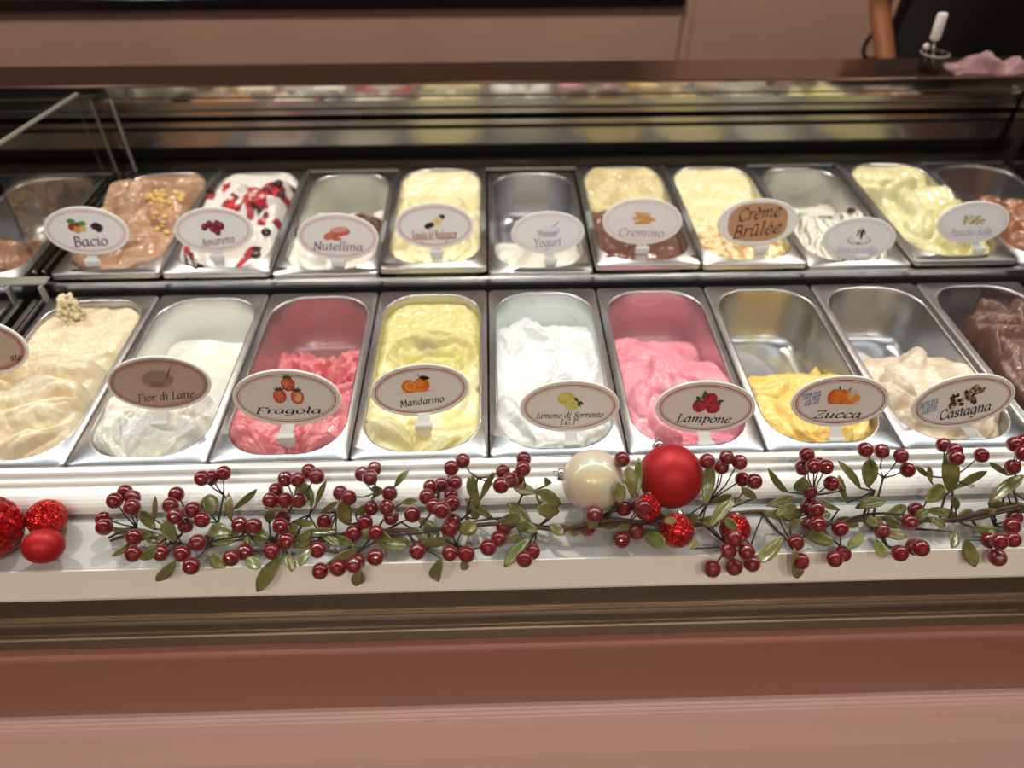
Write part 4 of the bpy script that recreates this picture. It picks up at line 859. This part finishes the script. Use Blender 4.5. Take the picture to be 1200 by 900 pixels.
# ------------------------------------------------------------------ garland
OFF = {'A': (0, 500), 'B': (200, 500), 'C': (420, 500), 'D': (620, 500), 'E': (800, 500), 'F': (960, 500)}
def pz(l, x, y): return (OFF[l][0]+x/4.5, OFF[l][1]+y/4.5)
BER = {
 'A': [(605,390),(660,345),(700,375),(697,425),(548,488),(550,530),(707,583),(703,672),(848,665),(930,358),(900,415),(925,472),(980,520),(1018,438),(960,670),(1043,612),(1010,735),(1066,490)],
 'B': [(165,272),(215,270),(280,245),(365,515),(438,523),(320,692),(392,662),(533,658),(610,605),(590,485),(580,525),(605,275),(672,280),(728,235),(770,262),(556,335),(525,388),(605,388),(677,388),(812,500),(775,650),(788,762),(882,745),(967,730),(895,350),(940,375)],
 'C': [(85,222),(20,250),(62,268),(165,352),(68,428),(150,425),(172,478),(285,463),(35,505),(95,560),(-25,562),(90,688),(-5,712),(550,180),(490,218),(510,295),(440,305),(380,318),(362,370),(398,420),(490,365),(495,405),(440,440),(500,500),(480,540),(312,658),(483,668),(570,673),(762,238),(752,310),(800,282),(835,270),(872,170),(868,222),(768,530),(740,592),(685,638),(875,698),(918,660)],
 'D': [(490,172),(345,462),(307,535),(500,430),(575,420),(605,428),(488,598),(567,555)],
 'E': [(130,182),(205,212),(232,163),(300,188),(315,278),(378,288),(655,150),(632,218),(690,208),(720,200),(755,212),(785,300),(670,345),(662,425),(705,435),(670,515),(712,515),(830,538),(595,612),(620,710),(800,697),(845,670),(155,750),(272,590),(240,655),(338,660),(270,740),(365,722)],
 'F': [(243,122),(330,130),(430,155),(465,228),(655,98),(715,125),(722,165),(855,152),(510,440),(477,503),(425,667),(500,635),(535,640),(330,550),(1030,93),(1080,78),(1075,140),(1020,212),(1030,480),(1015,525),(1020,595),(950,605),(895,600),(940,690)],
}
LEAF = {
 'A': [(820,545,740,445,55),(815,500,820,365,24),(690,610,585,685,28),(690,560,595,545,34),(925,610,860,490,66),(740,700,830,640,55),(930,700,825,815,60)],
 'B': [(215,470,200,355,84),(320,500,305,350,40),(325,440,455,330,36),(190,560,320,560,76),(210,620,350,600,28),(290,740,215,680,70),(400,690,470,745,70),(600,670,455,870,78),(620,670,640,765,52),(740,640,680,735,52),(520,510,520,440,52),(600,560,670,520,62),(490,430,620,435,28),(720,400,680,295,80),(740,440,745,330,24),(765,420,820,285,32),(790,455,880,395,28),(670,560,880,545,38),(640,500,760,510,38),(945,520,890,395,86),(970,470,1040,410,42),(820,730,985,645,58),(1000,750,970,840,52),(650,640,740,590,52),(400,570,410,620,42)],
 'C': [(95,370,100,315,58),(190,320,265,230,34),(230,400,310,390,32),(60,600,45,520,58),(90,600,265,625,88),(20,770,5,830,44),(430,570,345,500,58),(535,560,620,510,78),(330,620,480,600,54),(440,690,405,812,68),(545,710,570,755,44),(640,420,580,270,54),(610,360,600,255,34),(640,390,715,240,36),(715,490,560,380,44),(620,490,610,440,48),(940,350,810,310,58),(1070,410,935,345,90),(1060,450,940,430,74),(1000,310,985,270,34),(915,530,785,405,74),(860,570,780,600,44),(900,590,770,740,64),(880,560,850,500,54)],
 'D': [(545,370,520,205,68),(570,370,578,165,44),(480,410,470,288,70),(600,500,718,475,68),(610,560,718,630,74),(350,520,470,500,64),(930,420,960,190,64),(850,650,885,600,44)],
 'E': [(140,530,270,385,64),(150,400,260,360,34),(270,375,320,400,24),(390,380,310,320,44),(560,350,450,220,36),(600,340,640,265,74),(440,420,580,370,40),(420,455,640,450,64),(560,545,630,490,40),(530,580,400,715,74),(650,560,800,610,64),(590,640,605,800,60),(940,330,820,180,40),(860,340,820,255,28),(975,320,995,168,80),(830,440,720,390,30),(870,650,945,560,58),(910,430,1070,395,62)],
 'F': [(330,490,460,418,54),(270,530,335,488,54),(190,430,300,370,30),(330,560,460,580,54),(300,590,340,690,54),(690,350,680,132,80),(590,300,580,210,28),(560,400,655,310,74),(710,330,885,235,40),(575,265,505,208,28),(780,310,820,310,24),(720,440,715,370,44),(740,480,560,440,48),(770,490,935,438,50),(720,550,700,640,48),(770,590,822,740,68),(800,530,940,550,44),(890,410,1078,255,64),(1000,260,900,190,30),(930,420,1090,410,46),(880,580,930,560,44),(150,410,100,258,30)],
}
garland = empty('berry_garland', (0.05, .515, ZP-.038)); tag(garland, 'artificial red berry garland with green leaves lying along the white ledge', 'garland')
GO = Vector((0.05, .515, ZP-.038))
def Yof(py, px=600): return float(np.interp(py + (px-600)*.021, [515, 560, 600, 632, 652, 700], [.566, .552, .528, .500, .4665, .4662]))
rg = random.Random(12)
bers = []
for l, lst in BER.items():
    for (x, y) in lst:
        px, py = pz(l, x, y); Y = max(.466, Yof(py, px) + (rg.uniform(-.006, .006) if py + (px-600)*.021 < 632 else 0)); c = atY(px, py, Y)
        rr_ = float(np.interp(py, [520, 660], [8.9, 10.0])) ; bers.append([px, py, Y, rr_*depth(c)/F_PX*rg.uniform(.97, 1.04)])
for it in range(60):                              # keep the berries out of one another
    moved = False
    for i in range(len(bers)):
        for j in range(i+1, len(bers)):
            if abs(bers[i][0]-bers[j][0]) > 24: continue
            p = atY(*bers[i][:3]); q = atY(*bers[j][:3]); d = (p-q).length; mn = (bers[i][3]+bers[j][3])*.93
            if d < mn:
                a, b = (i, j) if bers[i][1] > bers[j][1] else (j, i)     # the lower one comes forward
                bers[a][2] = max(.466, bers[a][2]-.0015); bers[b][2] = min(.572, bers[b][2]+.0015); moved = True
    if not moved: break
def glass_y(z): return .4535 + (z - ZP + .139)*.0165/.684
def mould_y(z): return float(np.interp(z-ZP, [-.037, -.030, -.0135, 0, .001], [.5565, .5565, .583, .594, .75]))
def hits(p, r): return any((p-c).length < r+R-.0006 for c, R in BALLS_AT) or any(p.y + r*.9 > mould_y(p.z-k*r) for k in (0, .5, 1)) or (p.z - r < ZP-.0385 and p.y > .481)
for b in bers:
    for _ in range(50):
        if b[2] < .4675 or not hits(atY(b[0], b[1], b[2]), b[3]): break
        b[2] -= .0015
# main branch
BR = [(128,632),(165,630),(215,634),(262,628),(300,631),(345,634),(395,627),(440,622),(490,618),(545,616),(600,613),(650,615),(700,612),(750,612),(800,610),(850,607),(905,604),(950,606),(1000,607),(1050,610),(1100,606),(1150,598),(1215,592),(1290,590)]
def brp(px, py): return atY(px, py, .534 if 815 < px < 910 else .514)
BRP = [brp(*b) for b in BR]
sm = []
for i in range(len(BRP)-1):
    p0 = BRP[max(i-1, 0)]; p1 = BRP[i]; p2 = BRP[i+1]; p3 = BRP[min(i+2, len(BRP)-1)]
    for k in range(4):
        t = k/4; sm.append(Vector((0, .004*math.sin(i*2.1+k*.5), .003*math.sin(i*1.7+k*.4)-.003)) + .5*(2*p1 + (p2-p0)*t + (2*p0-5*p1+4*p2-p3)*t*t + (3*p1-p0-3*p2+p3)*t**3))
for p in sm: p.z = max(p.z, ZP-.0348)
MB().tube([p-GO for p in sm], [.0013 + .0012*min(1, i/30) + .0004*math.sin(i*1.3) for i in range(len(sm))], 8).build('main_branch', M_branch, garland, True)
sm2 = [p + Vector((0, .006*math.sin(i*.35), .004*math.cos(i*.35)+.001)) for i, p in enumerate(sm)]
for p in sm2: p.z = max(p.z, ZP-.0368)
MB().tube([p-GO for p in sm2], .0014, 6).build('twisted_branch', M_twig, garland, True)
HUB = [(160,618),(205,622),(222,600),(255,612),(262,580),(290,622),(318,640),(345,588),(362,604),(330,640),(395,600),(420,612),(415,650),(440,578),(455,600),(470,612),(500,645),(535,640),(515,575),(535,590),(545,605),(560,560),(612,580),(605,615),(630,618),(715,600),(735,618),(730,560),(830,588),(840,600),(855,640),(880,640),(955,580),(950,600),(965,620),(930,640),(985,640),(1025,575),(1035,560),(1050,610),(1070,620),(1040,640),(1108,580),(1115,560),(1120,610),(1165,615),(1160,635),(1180,570),(1190,555)]
hubs = []
def near_branch(p): return min(sm, key=lambda q: (q-p).length)
for (px, py) in HUB:
    h = atY(px, py, Yof(py, px)+.010); b = min(sm, key=lambda q: abs(q.x - (h.x-.018)) + .3*(q-h).length)
    mid = (h+b)/2 + Vector((rg.uniform(-.006, .006), 0, -.004)); hubs.append(h)
    MB().tube([q-GO for q in (b, mid, h)], [.0017, .0014, .0012], 6).build('stem', M_twig, garland, True)
BALLS = {}
def uv_ball():
    return mesh('berry', MB().ball((0, 0, 0), 1.0, 20, 12).v, MB().ball((0, 0, 0), 1.0, 20, 12).f, True)
BME = uv_ball(); BME.materials.append(M_berry)
for (px, py, Y, r) in bers:
    c = atY(px, py, Y); o = bpy.data.objects.new('berry', BME); COL.objects.link(o); o.parent = garland; o.location = c-GO; o.scale = (r, r, r)
    o.rotation_euler = (rg.uniform(0, 6), rg.uniform(0, 6), rg.uniform(0, 6))
    h = min(hubs, key=lambda q: (q-c).length); d = (h-c).normalized()
    sag = Vector((rg.uniform(-.3, .3), .1, -.5))*(h-c).length*.25
    MB().tube([q-GO for q in (c+d*r*.85, (c+h)/2+sag, h)], [.0009, .0008, .0011], 5).build('berry_stem', M_twig, garland, True)
# a few more leaves along the branch
for i in range(40):
    px = 150 + i*27 + rg.uniform(-10, 10); k = min(range(len(BR)-1), key=lambda q: abs(BR[q][0]-px)); py = BR[k][1]; dr = rg.choice((-1, 1, 1)); 
    LEAF['A'].append(((px)*4.5, (py-500)*4.5, (px+rg.uniform(14, 26)*dr)*4.5, (py-500+rg.uniform(-16, 14))*4.5, rg.uniform(40, 64)))
# leaves: cupped blades with a raised midrib
for l, lst in LEAF.items():
    for (x0, y0, x1, y1, w) in lst:
        a = pz(l, x0, y0); b = pz(l, x1, y1)
        Ya = Yof(a[1], a[0]) + rg.uniform(-.003, .008); Yb = Yof(b[1], b[0]); Yb = max(.462, min(.572, Yb + (rg.uniform(-.012, .010) if Yb > .49 else -.002)))
        if Yof(b[1], b[0]) < .475: Ya = min(Ya, .486)
        for _ in range(30):
            pts = [atY(a[0]+(b[0]-a[0])*q, a[1]+(b[1]-a[1])*q, Ya+(Yb-Ya)*q) for q in (0, .2, .4, .6, .8, 1)]
            bad = [k for k, p in enumerate(pts) if hits(p, w/4.5*.60*.00095)]
            if not bad: break
            if any(k < 3 for k in bad): Ya = max(.466, Ya-.002)
            if any(k > 2 for k in bad): Yb = max(.464, Yb-.002)
        A = atY(a[0], a[1], Ya); B = atY(b[0], b[1], Yb); ln = (B-A).length; wd = w/4.5*depth(A)/F_PX*.5*1.08
        t = (B-A).normalized(); view = (CAM-A).normalized(); side = t.cross(view).normalized(); nrm = side.cross(t).normalized()
        roll = rg.uniform(-.5, .5); side = (side*math.cos(roll) + nrm*math.sin(roll)); nrm = side.cross(t).normalized()
        V = []; nl, nw = 9, 5; bend = rg.uniform(-.10, .16)*ln; fold = rg.uniform(.10, .35)
        for i in range(nl):
            s = i/(nl-1); hw = wd*(math.sin(math.pi*min(1, (.05+.95*s)**1.35))**.62 if s < .999 else .12)*(.5 if i == 0 else 1)
            for j in range(nw):
                q = (j/(nw-1)-.5)*2
                V.append(A + t*(ln*s) + side*(hw*q) + nrm*(bend*math.sin(math.pi*s) + fold*hw*abs(q)**1.3 - (.0004 if j == 2 else 0)) - GO)
        for v in V: v.y = max(v.y, glass_y(v.z+GO.z) + .0012 - GO.y)
        n0 = len(V); V += [v - nrm*.0006 for v in V]
        Fc = [(i*nw+j, i*nw+j+1, (i+1)*nw+j+1, (i+1)*nw+j) for i in range(nl-1) for j in range(nw-1)]
        Fc += [tuple(n0+k for k in f[::-1]) for f in Fc]
        bd = [i*nw for i in range(nl)] + [(nl-1)*nw+j for j in range(1, nw)] + [i*nw+nw-1 for i in range(nl-2, -1, -1)] + [j for j in range(nw-2, 0, -1)]
        Fc += [(bd[k], bd[(k+1) % len(bd)], bd[(k+1) % len(bd)]+n0, bd[k]+n0) for k in range(len(bd))]
        link('leaf', mesh('leaf', V, Fc, True), M_leaf if rg.random() < .55 else M_leaf2, garland)
        h = min(hubs, key=lambda q: (q-A).length)
        if (h-A).length > .004: MB().tube([q-GO for q in (A+t*.002, (A+h)/2, h)], [.0010, .0010, .0012], 5).build('leaf_stem', M_twig, garland, True)

# ------------------------------------------------------------------ behind the case
bc = empty('back_counter', (-.9, 2.6, 0)); tag(bc, 'low pink counter with a black stone top behind the case', 'counter')
def bpart(name, mb, m):
    o = mb.build(name, m, bc); o.location = (.9, -2.6, 0); return o
xe = atY(805, 5, 2.3).x
xsm = atY(797, 40, 2.32).x
for i, (xa, xb) in enumerate(((-3.2, xsm-.002),)):
    bpart('front_panel', MB().box((xa, 2.32, .1), (xb, 2.345, ZP+.048)), M_pinkwall)
bpart('carcass', MB().box((-3.2, 2.345, .1), (xsm, 3.0, ZP+.045)), M_pinkwall)
bpart('plinth', MB().box((-3.2, 2.38, 0), (xsm, 3.0, .1)), M_black)
bpart('worktop', MB().box((-3.25, 2.311, ZP+.049), (xe, 3.05, ZP+.088), .003), M_blacktop)
tc_ = empty('tall_cabinet', (1.2, 2.6, 0)); tag(tc_, 'tall plain pink cabinet next to the low black-topped counter', 'cabinet')
for (nm, mb, m) in (('side_panel', MB().box((xsm+.004, 2.325, .08), (xsm+.03, 3.0, 2.2)), M_pinkwall), ('door', MB().box((xsm+.033, 2.33, .08), (1.75, 2.352, 2.2)), M_pinkwall), ('door', MB().box((1.754, 2.33, .08), (2.4, 2.352, 2.2)), M_pinkwall), ('body', MB().box((xsm+.033, 2.353, 0), (2.4, 3.0, 2.2)), M_pinkwall)):
    o = mb.build(nm, m, tc_); o.location = (-1.2, -2.6, 0)
bx_ = atY(8, 1, 2.45); e = MB().box((bx_.x-.12, 2.42, ZP+.088), (bx_.x+.10, 2.54, ZP+.2), .006).build('paper_box', mat('kraft_card', (206, 172, 150), .7), loc=(bx_.x, 2.48, ZP+.088)); tag(e, 'small pale cardboard box on the black counter top', 'box')

# cloth on the rear worktop
zc = .177
c0 = atZ(1108, 80, zc); c1 = atZ(1212, 80, zc)
nx, ny = 40, 22; V = []
for j in range(ny):
    for i in range(nx):
        s = i/(nx-1); t = j/(ny-1); X = c0.x + (c1.x-c0.x)*s; Y = 1.366 + .060*t + .006*math.sin(s*9)
        ed = min(1, min(s, 1-s)*7)*min(1, min(t, 1-t)*4)
        hgt = .62*ed*(.016 + .012*float(noise2(np.array(s*5.0), np.array(t*3.0))) + .016*float(1-2*abs(noise2(np.array(s*4.0+9), np.array(t*2.5)))) + .014*math.exp(-((s-.42)/.12)**2))
        V.append((X, Y, ZP+zc+.001+max(0, hgt)))
Fc = [(j*nx+i, j*nx+i+1, (j+1)*nx+i+1, (j+1)*nx+i) for j in range(ny-1) for i in range(nx-1)]
n0 = len(V); bd = [i for i in range(nx)] + [j*nx+nx-1 for j in range(1, ny)] + [(ny-1)*nx+i for i in range(nx-2, -1, -1)] + [j*nx for j in range(ny-2, 0, -1)]
V += [(V[k][0], V[k][1], ZP+zc) for k in bd]
Fc += [(bd[k], n0+k, n0+(k+1) % len(bd), bd[(k+1) % len(bd)]) for k in range(len(bd))]
cl = link('cloth', mesh('cloth', V, Fc, True), M_cloth_pink); tag(cl, 'crumpled mauve pink cloth lying on the rear worktop', 'cloth')
# spatula standing in a small clear cup
ft = atZ(1088, 84, zc); tp = atY(1105, 16, ft.y+.015); tb = atY(1095, 47, ft.y+.013)
sp = empty('spatula', ft); tag(sp, 'spatula with a white grip standing in the clear cup', 'spatula')
sl = (tb-ft)/(tb-ft).z
MB().tube([Vector((-sl.x*.030, -sl.y*.030, .004)), tb-ft], .0034, 10).build('rod', M_steel, sp, True)
MB().tube([tb-ft, (tb-ft)*.9+(tp-ft)*.1, tp-ft, (tp-ft)*1.02], [.007, .0088, .0088, .006], 12).build('grip', M_white, sp, True)
cp = empty('clear_cup', ft); tag(cp, 'small clear cup on the rear worktop holding the spatula', 'cup')
MB().lathe([(0, .0005), (.021, .0005), (.025, .032), (.0235, .032), (.0195, .003), (0, .003)], n=24).build('wall', M_acrylic, cp, True)
MB().lathe([(.0232, .0312), (.0258, .0318), (.0258, .0338), (.0232, .0341)], n=24).build('rim', M_glassedge, cp, True)
kn = empty('measuring_spoon', ft + Vector((-.0085, .004, .004))); tag(kn, 'small steel spoon with round white knob in the clear cup', 'spoon')
MB().tube([(0, 0, 0), (-.006, .004, .034)], .0018, 8).build('rod', M_steel, kn, True)
MB().ball((-.007, .005, .038), .006, 14, 10).build('knob', M_white, kn, True)

# ------------------------------------------------------------------ person behind the case (waist in view)
def skin_mesh(name, pts, edges, root, m, parent, sub=2):
    me = bpy.data.meshes.new(name); me.from_pydata([p[:3] for p in pts], edges, []); o = bpy.data.objects.new(name, me); COL.objects.link(o); o.parent = parent
    md = o.modifiers.new('skin', 'SKIN'); md.use_smooth_shade = True
    for i, p in enumerate(pts): o.data.skin_vertices[0].data[i].radius = (p[3], p[4] if len(p) > 4 else p[3]); o.data.skin_vertices[0].data[i].use_root = (i == root)
    s = o.modifiers.new('sub', 'SUBSURF'); s.levels = sub; s.render_levels = sub
    me.materials.append(m); return o
pc = atY(1128, 40, 1.80)
per = empty('person', (pc.x, 1.80, 0)); tag(per, 'person in black clothes standing behind the case, hand on the cloth', 'person')
body = [(0, 0, .98, .165, .11), (0, 0, 1.12, .155, .105), (0, -.005, 1.28, .17, .11), (0, 0, 1.40, .15, .085), (0, 0, 1.48, .055), (0, -.01, 1.56, .06), (0, -.02, 1.64, .085, .10), (0, -.01, 1.73, .07, .085),
        (-.17, 0, 1.41, .055), (-.215, .02, 1.24, .043), (-.213, .01, 1.13, .025), (-.20, -.10, 1.02, .022), (-.205, -.14, .985, .024, .014), (-.20, -.175, .955, .018, .01),
        (.17, 0, 1.41, .055), (.235, .0, 1.26, .043), (.235, -.06, 1.17, .037), (.165, -.265, 1.178, .030), (.135, -.325, 1.176, .024, .018), (.115, -.35, 1.170, .02, .014),
        (-.09, 0, .88, .085), (-.095, -.01, .50, .058), (-.095, .01, .12, .042), (-.095, -.10, .045, .035, .03),
        (.09, 0, .88, .085), (.095, -.01, .50, .058), (.095, .01, .12, .042), (.095, -.10, .045, .035, .03)]
edg = [(0,1),(1,2),(2,3),(3,4),(4,5),(5,6),(6,7),(3,8),(8,9),(9,10),(10,11),(11,12),(12,13),(3,14),(14,15),(15,16),(16,17),(17,18),(18,19),(0,20),(20,21),(21,22),(22,23),(0,24),(24,25),(25,26),(26,27)]
skin_mesh('body', body, edg, 0, M_skin, per)
cloth = [(p[0], p[1], p[2], p[3]+.014, (p[4] if len(p) > 4 else p[3])+.014) for p in body]
ci = [0, 1, 2, 3, 8, 9, 14, 15, 20, 21, 22, 24, 25, 26]; mp = {i: k for k, i in enumerate(ci)}
skin_mesh('black_clothes', [cloth[i] for i in ci], [(mp[a], mp[b]) for a, b in edg if a in mp and b in mp], 0, M_cloth_black, per)
def fingers(base, fw, sd, dn, parent):
    for k, (o_, ln) in enumerate(((-.026, .062), (-.009, .072), (.009, .068), (.025, .052))):
        p0 = base + sd*o_; p1 = p0 + fw*ln*.5 + dn*.004; p2 = p0 + fw*ln*.85 + dn*.018
        skin_mesh('finger', [(*(p0-fw*.02), .010), (*p1, .0085), (*p2, .007)], [(0, 1), (1, 2)], 0, M_skin, parent, 1)
    p0 = base - fw*.025 - sd*.028; skin_mesh('thumb', [(*p0, .011), (*(p0-sd*.022+fw*.022), .009), (*(p0-sd*.026+fw*.048+dn*.008), .0075)], [(0, 1), (1, 2)], 0, M_skin, parent, 1)
fingers(Vector((.112, -.352, 1.172)), Vector((-.5, -.85, 0)).normalized(), Vector((.85, -.5, 0)).normalized(), Vector((0, 0, -1)), per)
fingers(Vector((-.20, -.18, .95)), Vector((.1, -.6, -.8)).normalized(), Vector((1, 0, .1)).normalized(), Vector((0, .5, -.5)), per)
MB().ball((0, -.01, 1.70), .112, 24, 14, (.85, .95, .9)).build('hair', M_hair, per, True)
for sx in (-1, 1):
    MB().ball((sx*.032, -.112, 1.655), .0085, 12, 8).build('eye', M_white, per, True); MB().ball((sx*.088, -.015, 1.645), .022, 12, 8, (.4, .7, 1.2)).build('ear', M_skin, per, True)
MB().ball((0, -.128, 1.625), .016, 12, 8, (.8, 1, 1.2)).build('nose', M_skin, per, True)
MB().ball((0, -.110, 1.59), .022, 12, 8, (1.1, .5, .35)).build('mouth', mat('lips', (150, 74, 70), .4), per, True)
# black apron string looped at the person's side
bp_ = atY(1024, 53, 1.78) - Vector((pc.x, 1.80, 0))
lp = [bp_ + Vector((.021*math.cos(t), .004*math.sin(2*t), .032*math.sin(t))) for t in np.linspace(0, 2*math.pi, 18)]
MB().tube(lp + [bp_ + Vector((.06, .02, .03))], .005, 8, False).build('apron_string', M_cloth_black, per, True)
